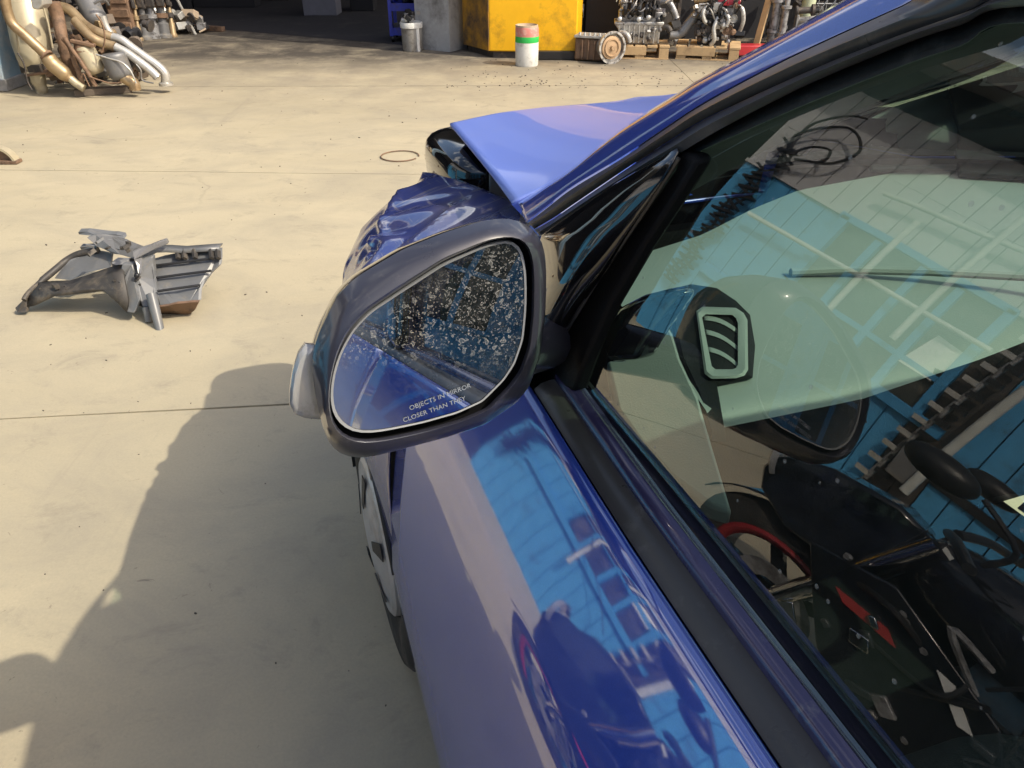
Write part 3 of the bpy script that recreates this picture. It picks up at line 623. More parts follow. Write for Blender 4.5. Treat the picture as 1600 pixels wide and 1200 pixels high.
MB().grid(lambda a, b: W(lerp(wst(lerp(.43, 1.47, b)), -1.22, a), lerp(.43, 1.47, b), zt(lerp(.43, 1.47, b)) + 0.028 * math.sin(math.pi * a) - 0.05 * a ** 3), 16, 20).build('roof', PAINT, car, smooth=60)
MB().grid(lambda a, b: W(lerp(wst(lerp(.43, 1.47, b)) - .01, -1.2, a), lerp(.44, 1.46, b), zt(lerp(.43, 1.47, b)) - 0.03 + 0.028 * math.sin(math.pi * a) - 0.05 * a ** 3), 8, 12).build('headliner', mat('dark headliner', (0.035, 0.036, 0.045), 0.95), car, smooth=60)
MB().grid(lambda a, b: W(interp(a, [(0, -1.22), (0.5, -1.55), (0.75, -1.68), (1, -1.66)]) + 0.06 * (2 * b - 1) ** 2, lerp(.40, 1.50, b) if a < .3 else lerp(.34, 1.56, b), interp(a, [(0, 1.385), (0.5, 0.96), (0.75, 0.70), (1, 0.26)]) - 0.04 * (2 * b - 1) ** 2 * (1 - a)), 16, 14).build('tailgate', PAINT, car, smooth=60)
MB().grid(lambda a, b: W(lerp(-1.29, -1.50, a) - 0.012, lerp(.50, 1.40, b), lerp(1.32, 1.02, a) + 0.006), 4, 6).build('rear_screen', GLOSSB, car, smooth=60)
MB().add([W(-1.6, 0.3, 0.2), W(1.8, 0.3, 0.2), W(1.8, 1.6, 0.2), W(-1.6, 1.6, 0.2)], [(0, 1, 2, 3)]).build('floor_pan', BLACKIN, car, smooth=0)

# --- wheels
def wheel(u, v, s):
    root = MB(); ax = CV * -s; c = W(u, v, 0.29)
    root.lathe(c, ax, [(0.185, -0.16), (0.27, -0.165), (0.286, -0.15), (0.290, -0.12), (0.290, -0.04), (0.286, -0.015), (0.27, -0.002), (0.235, 0.001), (0.200, -0.002), (0.176, -0.010), (0.165, -0.03)], 48)
    t_ = root.build('wheel', TYRE, car, smooth=40)
    tr = MB()
    for k in range(56):
        a = 2 * math.pi * k / 56
        for q in (-1, 1):
            rad = Vector(CU) * math.cos(a) + Vector((0, 0, 1)) * math.sin(a); tan = -Vector(CU) * math.sin(a) + Vector((0, 0, 1)) * math.cos(a)
            tr.add([c + rad * 0.2885 + ax * (-0.08 + q * 0.02) + tan * 0.006, c + rad * 0.2925 + ax * (-0.08 + q * 0.02) - tan * 0.002, c + rad * 0.2925 + ax * (-0.08 + q * 0.055) - tan * 0.002 + tan * 0.01, c + rad * 0.2885 + ax * (-0.08 + q * 0.055) + tan * 0.016], [(0, 1, 2, 3)])
    stuff(tr.build('tread', TYRE, t_, smooth=0))
    h = MB().lathe(c, ax, [(0.172, -0.014), (0.170, 0.000), (0.160, 0.006), (0.148, 0.003), (0.12, 0.012), (0.06, 0.018), (0.0, 0.020)], 48)
    h.build('wheel_cover', HUB, t_, smooth=40)
    for k in range(5):
        a = 2 * math.pi * (k + 0.12) / 5; rad = Vector(CU) * math.cos(a) + Vector((0, 0, 1)) * math.sin(a); tan = -Vector(CU) * math.sin(a) + Vector((0, 0, 1)) * math.cos(a)
        MB().prism([c + rad * 0.075 + tan * 0.010 + ax * 0.0215, c + rad * 0.075 - tan * 0.010 + ax * 0.0215, c + rad * 0.138 - tan * 0.018 + ax * 0.0120, c + rad * 0.138 + tan * 0.018 + ax * 0.0120], ax * -0.002).build('cover_slot', DARKP, t_, smooth=0)
for u in (WB_F, WB_R):
    wheel(u, 0.150, 1); wheel(u, 1.75, -1)
# torn wheel-arch bits showing below the mirror
tb = MB()
tb.prism([W(*c) for c in ((1.30, 0.14, 0.61), (1.22, 0.14, 0.625), (1.10, 0.135, 0.60), (1.12, 0.135, 0.53), (1.2, 0.138, 0.575), (1.28, 0.14, 0.575))], CV * 0.02)
tb.build('torn_liner', mat('muddy liner', (0.22, 0.19, 0.18), 0.7), car, bevel=0.003)
# ---------------------------------------------------------------- wing mirror
mc = D(690, 540, 0.58)
to_cam = (Vector((0, 0, CAM_H)) - mc).normalized()
tgt = W(0.10, 0.262, 1.042)
MN = (to_cam + (tgt - mc).normalized()).normalized()          # glass normal, so that it shows the flank of the car
MX = CV - MN * CV.dot(MN); MX.normalize(); MY = MN.cross(MX)
if MY.z < 0: MY = -MY
FWD = -MN
ctr2 = (715, 560)
def polar(poly, n=120):
    out = []
    for k in range(n):
        a = 2 * math.pi * k / n; dx, dy = math.cos(a), math.sin(a); best = None
        for (x0, y0), (x1, y1) in zip(poly, poly[1:] + poly[:1]):
            ex, ey = x1 - x0, y1 - y0; den = dx * ey - dy * ex
            if abs(den) < 1e-9: continue
            t = ((x0 - ctr2[0]) * ey - (y0 - ctr2[1]) * ex) / den; s_ = ((x0 - ctr2[0]) * dy - (y0 - ctr2[1]) * dx) / den
            if t > 0 and -1e-6 <= s_ <= 1 + 1e-6: best = t if best is None else max(best, t)
        out.append(best)
    for _ in range(2): out = [(out[k - 1] + 2 * out[k] + out[(k + 1) % n]) / 4 for k in range(n)]
    return [(ctr2[0] + math.cos(2 * math.pi * k / n) * out[k], ctr2[1] + math.sin(2 * math.pi * k / n) * out[k]) for k in range(n)]
def z5(l): return [(430 + a / 3.0, 320 + b / 3.0) for a, b in l]
GO = polar(z5([(1130, 178), (1165, 210), (1183, 300), (1186, 400), (1184, 500), (1170, 640), (1130, 755), (1080, 830), (980, 930), (860, 985), (700, 1030), (560, 1060), (480, 1075), (400, 1082), (340, 1060), (290, 1010), (270, 940), (272, 860), (290, 770), (320, 690), (370, 600), (450, 515), (600, 415), (800, 287), (1000, 200), (1090, 178)]))
IN = polar(z5([(1140, 158), (1180, 185), (1200, 260), (1203, 400), (1200, 520), (1185, 660), (1145, 775), (1090, 850), (990, 950), (870, 1003), (700, 1050), (560, 1080), (480, 1094), (400, 1102), (330, 1085), (275, 1030), (255, 940), (256, 860), (275, 760), (305, 670), (355, 580), (440, 492), (590, 392), (790, 262), (1000, 172), (1090, 152)]))
LIP = polar(z5([(1120, 135), (1180, 150), (1215, 190), (1230, 270), (1235, 400), (1232, 540), (1215, 690), (1170, 820), (1110, 895), (1010, 985), (880, 1040), (720, 1090), (580, 1125), (480, 1142), (400, 1148), (320, 1135), (262, 1085), (236, 1000), (232, 900), (240, 800), (265, 660), (310, 560), (390, 455), (550, 345), (780, 215), (980, 140), (1060, 128)]))
OUT = polar(z5([(1060, 60), (1150, 75), (1220, 120), (1258, 180), (1270, 300), (1267, 500), (1243, 700), (1192, 850), (1130, 930), (980, 1032), (800, 1092), (600, 1142), (450, 1182), (370, 1188), (300, 1170), (255, 1125), (225, 1050), (190, 900), (172, 760), (180, 680), (205, 600), (290, 430), (370, 345), (600, 208), (800, 128), (950, 82)]))
def onm(P, d): return [PL(a, b, mc + FWD * d, MN) for a, b in P]
def shift(ring, sc_, mv):
    c = sum(ring, Vector()) / len(ring); return [c + (p - c) * sc_ + mv for p in ring]
mb = MB()
o0 = onm(OUT, 0.020)
shell_dir = (CU * 0.92 + Vector((0, 0, -0.36)) + CV * 0.04).normalized()
rings_ = [onm(IN, 0.012), onm(IN, 0.003), [a.lerp(b, 0.3) - FWD * 0.001 for a, b in zip(onm(IN, 0.0), onm(LIP, 0.0))], onm(LIP, 0.001), [a.lerp(b, 0.5) - FWD * 0.003 for a, b in zip(onm(LIP, 0.001), o0)], o0]
mb.loft(rings_, True)
mir = mb.build('wing_mirror', HOUSE, car, smooth=45)
mir['label'] = 'black wing mirror with water-spotted glass'
sh = MB().loft([shift(o0, 0.985, shell_dir * 0.004), shift(o0, 1.0, shell_dir * 0.010), shift(o0, 1.005, shell_dir * 0.035), shift(o0, 0.96, shell_dir * 0.065), shift(o0, 0.82, shell_dir * 0.095), shift(o0, 0.55, shell_dir * 0.115), shift(o0, 0.2, shell_dir * 0.124), shift(o0, 0.02, shell_dir * 0.125)], True)
sh.build('mirror_shell', SHELL, mir, smooth=60)
MB().loft([onm(IN, 0.012), shift(onm(IN, 0.020), 0.9, Vector())], True, False, True).build('mirror_recess', BLACKIN, mir, smooth=0)
# the glass: slightly convex
RC = 2.5
g0 = onm(GO, 0.0); gc = sum(g0, Vector()) / len(g0)
def sag(p):
    d = p - gc; d = d - MN * d.dot(MN); return p + FWD * (0.0075 + d.length_squared / (2 * RC) - 0.003)
gm = MB(); K_ = 12
gm.loft([[sag(gc.lerp(p, max(0.002, k / K_))) for p in g0] for k in range(K_ + 1)], True)
glass = gm.build('mirror_glass', MIRROR, mir, smooth=80)
me = glass.data
ls, le = me.attributes.new('spots', 'FLOAT', 'POINT'), me.attributes.new('edge', 'FLOAT', 'POINT')
def topx(p):  # pixel of a world point as surveyed
    y = p.y * math.cos(PITCH) - (p.z - CAM_H) * math.sin(PITCH); up = p.y * math.sin(PITCH) + (p.z - CAM_H) * math.cos(PITCH)
    return 800 + FPX * p.x / y, 600 - FPX * up / y
minv = world_of(glass)
for i, vtx in enumerate(me.vertices):
    p = minv @ vtx.co; r_ = (p - gc)
    mx_, my_ = r_.dot(MX), r_.dot(MY)
    # spots: a band over the pane, clear along the top rim and thin towards the foot
    k = max(0, min(1, (my_ + 0.022 + 0.22 * mx_) / 0.025))
    rimtop = max(0, min(1, (0.060 + 0.42 * (mx_) - my_) / 0.012))
    ls.data[i].value = k * rimtop + 0.07
    le.data[i].value = max(0, min(1, (r_.length / 0.085 - 0.55))) * (1.0 if mx_ < -0.03 else 0.04)
MB().loft([[sag(gc.lerp(p, 0.985)) - FWD * 0.0006 for p in g0], [sag(gc.lerp(p, 1.008)) - FWD * 0.0012 for p in g0], [sag(gc.lerp(p, 1.012)) + FWD * 0.003 for p in g0]], True).build('glass_edge', mat('pale glass edge', (0.30, 0.31, 0.32), 0.35), mir, smooth=60)
# etched warning
def text_mesh(name, body, size, place, m, parent):
    cu = bpy.data.curves.new(name, 'FONT'); cu.body = body; cu.size = size; cu.resolution_u = 3; cu.space_character = 1.02
    to = bpy.data.objects.new(name, cu); sc.collection.objects.link(to)
    dg = bpy.context.evaluated_depsgraph_get(); ev = to.evaluated_get(dg)
    me_ = bpy.data.meshes.new_from_object(ev); bpy.data.objects.remove(to); bpy.data.curves.remove(cu)
    Mi = world_of(parent).inverted()
    for vtx in me_.vertices: vtx.co = Mi @ place(vtx.co.x, vtx.co.y)
    me_.name = name; me_.materials.clear(); me_.materials.append(m)
    o = bpy.data.objects.new(name, me_); sc.collection.objects.link(o); o.parent = parent; return o
etch = mat('etched lettering', (0.33, 0.36, 0.41), 0.6, var=0.5, scale=150)
for body, a, b, hgt in (('OBJECTS IN MIRROR', (643, 645), (752, 603), 1), ('CLOSER THAN THEY', (633, 664), (742, 624), 1)):
    p0, p1 = PL(*a, mc, MN), PL(*b, mc, MN)
    dx_ = (p1 - p0); Lw = dx_.length; dx_.normalize(); dy_ = MN.cross(dx_)
    if dy_.z < 0: dy_ = -dy_
    size = Lw / 10.6
    text_mesh('warning_text', body, size, lambda x, y: sag(p0 + dx_ * x + dy_ * y) - FWD * 0.0007, etch, mir)
# indicator lens wrapped round the outboard end
lens_pts = z5([(235, 670), (185, 655), (140, 652), (108, 695), (80, 780), (66, 870), (66, 935), (88, 980), (140, 1000), (240, 1010), (240, 880), (235, 780)])
lp = [PL(a, b, mc + FWD * 0.034, MN) for a, b in lens_pts]
lp2 = shift(lp, 0.93, shell_dir * 0.035)
lm = MB().loft([shift(lp, 0.80, -shell_dir * 0.006), shift(lp, 0.96, -shell_dir * 0.003), lp, shift(lp, 0.98, shell_dir * 0.02), lp2], True, True, True)
lm.build('indicator_lens', CLEAR, mir, smooth=50)
# arm to the door
MB().tube([D(765, 560, 0.635), D(805, 550, 0.69), D(850, 535, 0.77)], [0.020, 0.024, 0.028], 14).build('mirror_arm', HOUSE, mir, smooth=60)

# ---------------------------------------------------------------- interior
def dfe(v): return interp(v, [(0.36, 0.87), (0.45, 0.895), (0.656, 0.955), (0.8, 1.03), (0.933, 1.085), (1.2, 1.115), (1.523, 1.06)])
def dre(v): return interp(v, [(0.36, 0.60), (0.42, 0.558), (0.62, 0.552), (0.82, 0.575), (1.1, 0.62), (1.25, 0.56), (1.523, 0.56)])
dsh = MB().grid(lambda a, b: (lambda v: W(lerp(dfe(v), dre(v), a), v, lerp(0.992, 0.957, a) + 0.012 * math.sin(math.pi * a) - 0.010 * max(0, (a - 0.93) / 0.07) ** 2))(lerp(0.43, 1.53, b)), 36, 40)
dash = dsh.build('dashboard', DASHM, car, smooth=50)
MB().grid(lambda a, b: (lambda v: W(dre(v) - 0.03 * math.sin(math.pi * a * 0.6) + 0.07 * a, v, 0.947 - a * 0.36))(lerp(0.43, 1.53, b)), 8, 24).build('shaded_fascia', BLACKIN, car, smooth=50)  # black instead of dash skin: shade below the dash put into the colour
for l_, r0 in (([(1235, 428), (1330, 424), (1450, 427), (1600, 435), (1720, 446)], 0.006), ([(1360, 264), (1480, 264), (1600, 270), (1700, 276)], 0.007)):
    MB().tube([W(*(lambda q: (q[0], q[1], 0.994))(ZU(p_, q_, 0.992))) for p_, q_ in l_], r0, 8).build('dash_seam', DASHM, dash)
MB().prism([W(*(lambda q: (q[0], q[1], 0.995))(ZU(p_, q_, 0.995))) for p_, q_ in ((1490, 240), (1600, 262), (1720, 280), (1700, 300), (1600, 284), (1496, 278))], (0, 0, 0.012)).build('defroster_grille', BLACKIN, dash, bevel=0.003)
ctr = PL(1128, 533, W(0.70, 0.53, 1.012), (CU * -0.30 + CV * -0.12 + Vector((0, 0, 0.94))).normalized()); vn = (CU * -0.30 + CV * -0.12 + Vector((0, 0, 0.94))).normalized()
def VP(px, py, h=0.0): return PL(px, py, ctr + vn * h, vn)
outer = [(1088, 486), (1098, 479), (1150, 481), (1162, 489), (1168, 500), (1169, 578), (1163, 587), (1150, 591), (1112, 592), (1101, 584)]
inner = [(1097, 496), (1103, 491), (1144, 492), (1150, 497), (1153, 505), (1153, 570), (1150, 575), (1144, 577), (1118, 577), (1112, 572)]
vf = MB().loft([[VP(a, b, -0.02) for a, b in outer], [VP(a, b, 0.004) for a, b in outer], [VP(a, b, 0.006) for a, b in [(lerp(p[0], q[0], .3), lerp(p[1], q[1], .3)) for p, q in zip(outer, inner)]], [VP(a, b, 0.004) for a, b in inner], [VP(a, b, -0.018) for a, b in inner]], True)
ven = vf.build('air_vent', DASHM, car, smooth=40)
MB().add([VP(a, b, -0.012) for a, b in inner], [tuple(range(10))]).build('vent_throat', BLACKIN, ven, smooth=0)
for (a, b), (c, d) in (((1098, 497), (1149, 517)), ((1101, 519), (1152, 546)), ((1105, 546), (1154, 574))):
    MB().loft([[VP(lerp(a, c, t) + o_, lerp(b, d, t) + q + 5 * math.sin(math.pi * t) * -1, h) for o_, q, h in ((0, -6, -0.006), (2, -4, 0.001), (2, 3, 0.001), (0, 6, -0.008))] for t in [k / 8 for k in range(9)]], False).build('vent_slat', DASHM, ven, smooth=60, solid=0.002)
# dark pod round the vent
pod = [(1046, 470), (1056, 450), (1080, 444), (1120, 450), (1150, 470), (1172, 492), (1180, 540), (1176, 590), (1120, 604), (1135, 690), (1112, 690), (1090, 620), (1062, 560), (1050, 510)]
MB().loft([[VP(a, b, -0.03) for a, b in pod], [VP(a, b, -0.004) for a, b in pod], [VP(lerp(a, 1115, .12), lerp(b, 545, .12), 0.0) for a, b in pod]], True, False, True).build('vent_pod', BLACKIN, car, smooth=40)
# inner trims
tr_pts = [(948, 562), (975, 562), (1000, 525), (1036, 492), (1052, 520), (1064, 560), (1092, 620), (1112, 690), (1145, 800), (1110, 790), (1050, 745), (1000, 690), (965, 640)]
def DT(px, py): return PL(px, py, W(0.62, 0.375, 0.96), (CV * -0.55 + CU * -0.25 + Vector((0, 0, 0.8))).normalized())
MB().prism([DT(a, b) for a, b in tr_pts], Vector((0, 0, -0.02))).build('door_trim_top', DASHM, car, smooth=30, bevel=0.004)
MB().loft([[W(u, vs(u, 1.0) + o_, z) for o_, z in ((0.035, 0.985), (0.05, 0.97), (0.06, 0.90), (0.05, 0.80), (0.06, 0.35))] for u in [lerp(-0.14, 0.93, k / 10) for k in range(11)]], False).build('door_lining', BLACKIN, car, smooth=60)
isail = [(942, 545), (948, 500), (968, 478), (1000, 462), (1040, 452), (1056, 458), (1040, 484), (1018, 515), (1002, 540), (990, 563), (948, 566)]
MB().prism([SG(a, b, 0.045) for a, b in isail], CV * 0.025).build('inner_sail_cover', GLOSSB, car, smooth=40, bevel=0.006)
MB().tube([SG(1018, 512, 0.06), SG(1030, 505, 0.07), SG(1045, 498, 0.08)], 0.006, 8).build('tweeter_stalk', BLACKIN, car)
# A-pillar lining
a_ = resample(line3(P4, 0.020, -0.02), 60)
MB().loft([[p for p in a_], [p + CV * 0.115 + Vector((0, 0, 0.01)) for p in a_], [p + CV * 0.125 + CU * 0.02 + Vector((0, 0, 0.055)) for p in a_]], False).build('pillar_lining', BLACKIN, car, smooth=60)
def mirv(p): u, v = p.dot(CU), p.dot(CV); return W(u, 1.90 - v, p.z)
MB().loft([[mirv(p) for p in a_], [mirv(p + CV * 0.07 + Vector((0, 0, 0.005))) for p in a_]], False).build('pillar_lining', BLACKIN, car, smooth=60)
for v in (0.62, 1.28):
    se = MB().loft(sup((0.10, v, 0.50), (0.27, 0.24, 0.10), 0.6), True); se.build('seat_cushion', SEATM, car, smooth=60)
    MB().loft([[q + CU * -0.25 * (q.z - 0.5) for q in r_] for r_ in sup((-0.16, v, 0.80), (0.09, 0.23, 0.34), 0.65)], True).build('seat_backrest', SEATM, car, smooth=60)
    MB().loft(sup((-0.30, v, 1.20), (0.05, 0.13, 0.09), 0.7), True).build('headrest', SEATM, car, smooth=60)
sw = MB(); cw = W(0.42, 1.28, 0.90); axw = (CU * -0.85 + Vector((0, 0, 0.5))).normalized(); q1 = CV; q2 = axw.cross(q1)
sw.tube([cw + (q1 * math.cos(k * math.pi / 20) + q2 * math.sin(k * math.pi / 20)) * 0.185 for k in range(41)], 0.015, 10, False)
sw.tube([cw - q1 * 0.18, cw, cw + q1 * 0.18], [0.012, 0.06, 0.012], 10); sw.build('steering_wheel', BLACKIN, car, smooth=60)
# ---------------------------------------------------------------- the workshop behind
SHADEBLK = mat('shade-black render', (0.022, 0.022, 0.026), 0.9, bump=0.2, bscale=30)  # near black: the unlit interior's gloom is put into the colour
SHADEFLOOR = mat('shaded oily floor', (0.026, 0.025, 0.03), 0.85, grime=(0.06, 0.055, 0.05), gamt=0.3, gscale=2)  # oily floor, its colour darkened further to stand for indoor shade
YEL = mat('yellow paint', (0.95, 0.50, 0.008), 0.5, grime=(0.36, 0.17, 0.012), gamt=0.32, gscale=2.2, bump=0.1, bscale=12, var=0.12)
WHW = mat('dirty white render', (0.38, 0.38, 0.38), 0.85, grime=(0.16, 0.155, 0.15), gamt=0.55, gscale=2.5)
ROOFM = mat('grey roof sheet', (0.30, 0.31, 0.33), 0.5, metal=0.3)
ALU = mat('cast aluminium', (0.52, 0.51, 0.49), 0.42, metal=0.55, grime=(0.12, 0.10, 0.085), gamt=0.42, gscale=14, bump=0.2, bscale=60)
ALU2 = mat('grey cast alloy', (0.36, 0.36, 0.37), 0.45, metal=0.5, grime=(0.07, 0.06, 0.055), gamt=0.5, gscale=16, bump=0.2, bscale=60)
IRON = mat('dirty cast iron', (0.075, 0.068, 0.065), 0.6, metal=0.3, grime=(0.17, 0.13, 0.10), gamt=0.4, gscale=18, bump=0.3, bscale=60)
RUST = mat('rusty steel', (0.24, 0.15, 0.095), 0.75, metal=0.15, grime=(0.09, 0.06, 0.045), gamt=0.5, gscale=10, bump=0.3, bscale=60)
TANP = mat('heat-tinted pipe', (0.42, 0.31, 0.18), 0.42, metal=0.5, grime=(0.26, 0.17, 0.10), gamt=0.45, gscale=6)
CREAM = mat('cream scorched steel', (0.50, 0.44, 0.31), 0.45, metal=0.3, grime=(0.36, 0.29, 0.19), gamt=0.35, gscale=4)
SILV = mat('bright silver pipe', (0.56, 0.55, 0.52), 0.35, metal=0.5, grime=(0.40, 0.36, 0.30), gamt=0.35, gscale=8)
GREYM = mat('grey steel', (0.20, 0.20, 0.205), 0.5, metal=0.4, grime=(0.30, 0.26, 0.20), gamt=0.3, gscale=9)
WOOD = mat('pallet wood', (0.52, 0.36, 0.19), 0.8, grime=(0.22, 0.14, 0.08), gamt=0.35, gscale=7, var=0.3, scale=14)
OLDW = mat('old dark timber', (0.15, 0.12, 0.095), 0.85, var=0.35, scale=18, bump=0.3, bscale=80)
REDP = mat('red paint', (0.50, 0.025, 0.035), 0.35, coat=0.4, grime=(0.20, 0.04, 0.04), gamt=0.2, gscale=10)
BLUEP = mat('blue trolley paint', (0.035, 0.05, 0.40), 0.45, grime=(0.06, 0.05, 0.10), gamt=0.3, gscale=8)
WHP = mat('white plastic', (0.74, 0.74, 0.71), 0.5, grime=(0.38, 0.35, 0.30), gamt=0.35, gscale=9)
GRN = mat('green label', (0.03, 0.48, 0.09), 0.55, var=0.2)
PINKR = mat('faded red label', (0.62, 0.24, 0.20), 0.6, grime=(0.60, 0.52, 0.45), gamt=0.35, gscale=18)
CARD = mat('cardboard', (0.46, 0.36, 0.26), 0.85, var=0.15)
PGRN = mat('pale green plastic', (0.55, 0.60, 0.40), 0.5)
BLK = mat('black plastic parts', (0.015, 0.015, 0.017), 0.4, bump=0.1, bscale=80)
WIRE = mat('galvanised wire', (0.42, 0.43, 0.44), 0.4, metal=0.5)

def wallbox(name, m, parent, p0, p1, h, th, z0=0.0):
    p0, p1 = Vector(p0), Vector(p1); n = (p1 - p0).cross(Vector((0, 0, 1))).normalized() * th
    b0 = Vector((0, 0, z0)); t = Vector((0, 0, h))
    return MB().prism([p0 + b0, p1 + b0, p1 + n + b0, p0 + n + b0], t - b0).build(name, m, parent, smooth=0)
shop = thing('workshop', 'dark open-fronted workshop at the far side of the yard', 'building', (-3, 12, 0))
wallbox('back_wall', SHADEBLK, shop, (-9.5, 17.5, 0), (9, 17.5, 0), 4.3, -0.2)
wallbox('side_wall', SHADEBLK, shop, (-9.5, 17.4, 0), (-9.5, 13.4, 0), 4.3, 0.2)
MB().prism([(2.3, 8.25, 4.2), (2.3, 17.6, 4.2), (-9.8, 17.6, 4.2), (-9.8, 14.6, 4.2)], (0, 0, 0.15)).build('roof', ROOFM, shop, smooth=0)
MB().add([(-9.4, 14.1, 0.004), (-9.4, 17.4, 0.004), (0.6, 17.4, 0.004), (0.6, 10.3, 0.004), (-1.0, 9.6, 0.004), (-1.37, 9.95, 0.004), (-4.36, 11.5, 0.004)], [(0, 1, 2, 3, 4, 5, 6)]).build('shaded_shop_floor', SHADEFLOOR, shop, smooth=0)  # darkened sheet cut to the edge of the roof's cast shadow
# dark clutter far inside: crates and a pale bin
for k, (px, py, Y, sx, sz, m) in enumerate([(505, 22, 12.9, 0.55, 0.42, mat('dusty grey bin', (0.16, 0.16, 0.19), 0.7)), (360, 28, 14.0, 1.1, 0.5, SHADEBLK), (430, 18, 15.0, 0.7, 0.5, IRON), (570, 25, 13.5, 0.4, 0.6, SHADEBLK)]):
    p = A(px, py, Y); p.z = 0.005
    tk = MB(); tk.prism([p + Vector((-sx / 2 * .9, -.2, 0)), p + Vector((sx / 2 * .9, -.2, 0)), p + Vector((sx / 2 * .9, .2, 0)), p + Vector((-sx / 2 * .9, .2, 0))], (0, 0, sz * .9))
    tk.box(p + Vector((0, 0, sz * 0.93)), (sx, 0.46, sz * 0.08))
    o = tk.build('storage_bin', m, bevel=0.01)
    tag(o, ['grey lidded bin in the dark of the workshop below its pale rag', 'wide black crate at the left of the workshop interior', 'dark crate deepest inside the workshop', 'tall black bin near the blue trolley'][k], 'bin')
rg = A(503, 12, 12.85)
tag(MB().grid(lambda a, b: rg + Vector((a * 0.3 - 0.15, b * 0.24 - 0.1, 0.02 * mnoise.noise(Vector((a * 5, b * 5, 0))) + 0.0)), 8, 8).build('rag', WHW, solid=0.01), 'pale rag on the grey bin inside the workshop', 'cloth')

# yellow pillar
C0, C1, C2 = G(765, 91), G(900, 93), G(725, 80)
yp = thing('yellow_pillar', 'big yellow painted pillar with dark foot beside the workshop opening', 'pillar', (0.2, 9.4, 0))
foot = [C2 + Vector((0.05, 0.03, 0)), C0 + Vector((0.04, 0.03, 0)), C1 + Vector((-0.03, 0.04, 0)), C1 + Vector((0.1, 1.2, 0)), C2 + Vector((0.15, 0.9, 0))]
MB().prism(foot, (0, 0, 0.075)).build('pillar_foot', IRON, yp, smooth=0)
MB().prism([C2 + Vector((0, 0, .07)), C0 + Vector((0, 0, .07)), C1 + Vector((0, 0, .07)), C1 + Vector((0.15, 1.25, .07)), C2 + Vector((0.1, 1.0, .07))], (0, 0, 4.0)).build('pillar_cladding', YEL, yp, smooth=0, bevel=0.012)
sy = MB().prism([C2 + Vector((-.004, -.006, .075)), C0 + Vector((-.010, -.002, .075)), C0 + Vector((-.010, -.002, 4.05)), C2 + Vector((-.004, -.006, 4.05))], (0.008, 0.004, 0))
sy.build('shaded_smeared_side', mat('shaded smeared yellow paint', (0.50, 0.25, 0.012), 0.6, grime=(0.09, 0.055, 0.03), gamt=0.95, gscale=3.0), yp, smooth=0)  # darker yellow puts this side's shade into the colour, under brown smears
wp0, wp1 = G(727, 76), G(679, 70)
wpl = wallbox('white_pier', WHW, None, wp0 + Vector((0.02, 0.05, 0)), wp1, 4.05, -0.35)
tag(wpl, 'grimy off-white wall pier between the yellow pillar and the blue trolley', 'wall')
bar_ = MB().box(G(862, 96) + Vector((0, 0.12, 0.045)), (0.52, 0.10, 0.085), Matrix.Rotation(R(2), 3, 'Z')).build('steel_beam', BLK, bevel=0.006)
tag(bar_, 'short black steel beam lying at the foot of the yellow pillar', 'beam')

# drum in front of the yellow pillar
dp = G(823, 102); r_ = 0.118
drum = thing('paint_drum', 'white drum with a green band and faded red top in front of the yellow pillar', 'drum', dp)
q_ = random.Random(3)
def drum_ring(r0, z, dent=0.0):
    return [dp + Vector((math.cos(2 * math.pi * k / 32) * r0 * (1 + dent * mnoise.noise(Vector((k * 0.4, z * 9, 1)))), math.sin(2 * math.pi * k / 32) * r0 * (1 + dent * mnoise.noise(Vector((k * 0.4, z * 9, 1)))), z)) for k in range(32)]
MB().loft([drum_ring(0.0, 0.002), drum_ring(r_ * .96, 0.0), drum_ring(r_, 0.01), drum_ring(r_, 0.12, .04), drum_ring(r_ * 1.01, 0.225, .05)], True).build('drum_body', WHP, drum, smooth=50)
MB().loft([drum_ring(r_ * 1.012, 0.225, .05), drum_ring(r_ * 1.02, 0.228, .05), drum_ring(r_ * 1.02, 0.278, .05), drum_ring(r_ * 1.012, 0.281, .05)], True).build('green_band', GRN, drum, smooth=50)
MB().loft([drum_ring(r_ * 1.01, 0.281, .05), drum_ring(r_ * 1.01, 0.35, .06), drum_ring(r_ * .97, 0.368, .08)], True).build('upper_label', PINKR, drum, smooth=50)
MB().loft([drum_ring(r_ * .97, 0.368, .08), drum_ring(r_ * .97, 0.384, .10), drum_ring(r_ * .90, 0.386, .1), drum_ring(r_ * .86, 0.36), drum_ring(0.001, 0.355)], True).build('torn_rim', CARD, drum, smooth=50)

# blue trolley
tp = Vector((-1.15, 10.35, 0)); tr_ = thing('parts_trolley', 'blue steel shelf trolley loaded with dark parts at the workshop mouth', 'trolley', tp, R(-4))
for k, z in enumerate((0.12, 0.385, 0.66)):
    MB().box(tp + Vector((0, 0, z)), (0.60, 0.42, 0.02)).box(tp + Vector((0, -0.215, z)), (0.60, 0.012, 0.085)).box(tp + Vector((0, 0.215, z)), (0.60, 0.012, 0.085)).box(tp + Vector((-0.3, 0, z)), (0.012, 0.42, 0.085)).box(tp + Vector((0.3, 0, z)), (0.012, 0.42, 0.085)).build('shelf', BLUEP, tr_, smooth=0)
for sx in (-1, 1):
    for sy in (-1, 1):
        MB().box(tp + Vector((sx * 0.3, sy * 0.21, 0.44)), (0.04, 0.04, 0.74)).build('post', BLUEP, tr_, smooth=0)
        MB().lathe(tp + Vector((sx * 0.29 - 0.015, sy * 0.2, 0.04)), (1, 0, 0), [(0.0, 0), (0.035, 0), (0.04, .01), (0.035, .03), (0, .03)], 12).build('castor', BLK, tr_)
MB().box(tp + Vector((0.02, 0.0, 0.3)), (0.018, 0.43, 0.54)).build('divider', BLUEP, tr_, smooth=0)
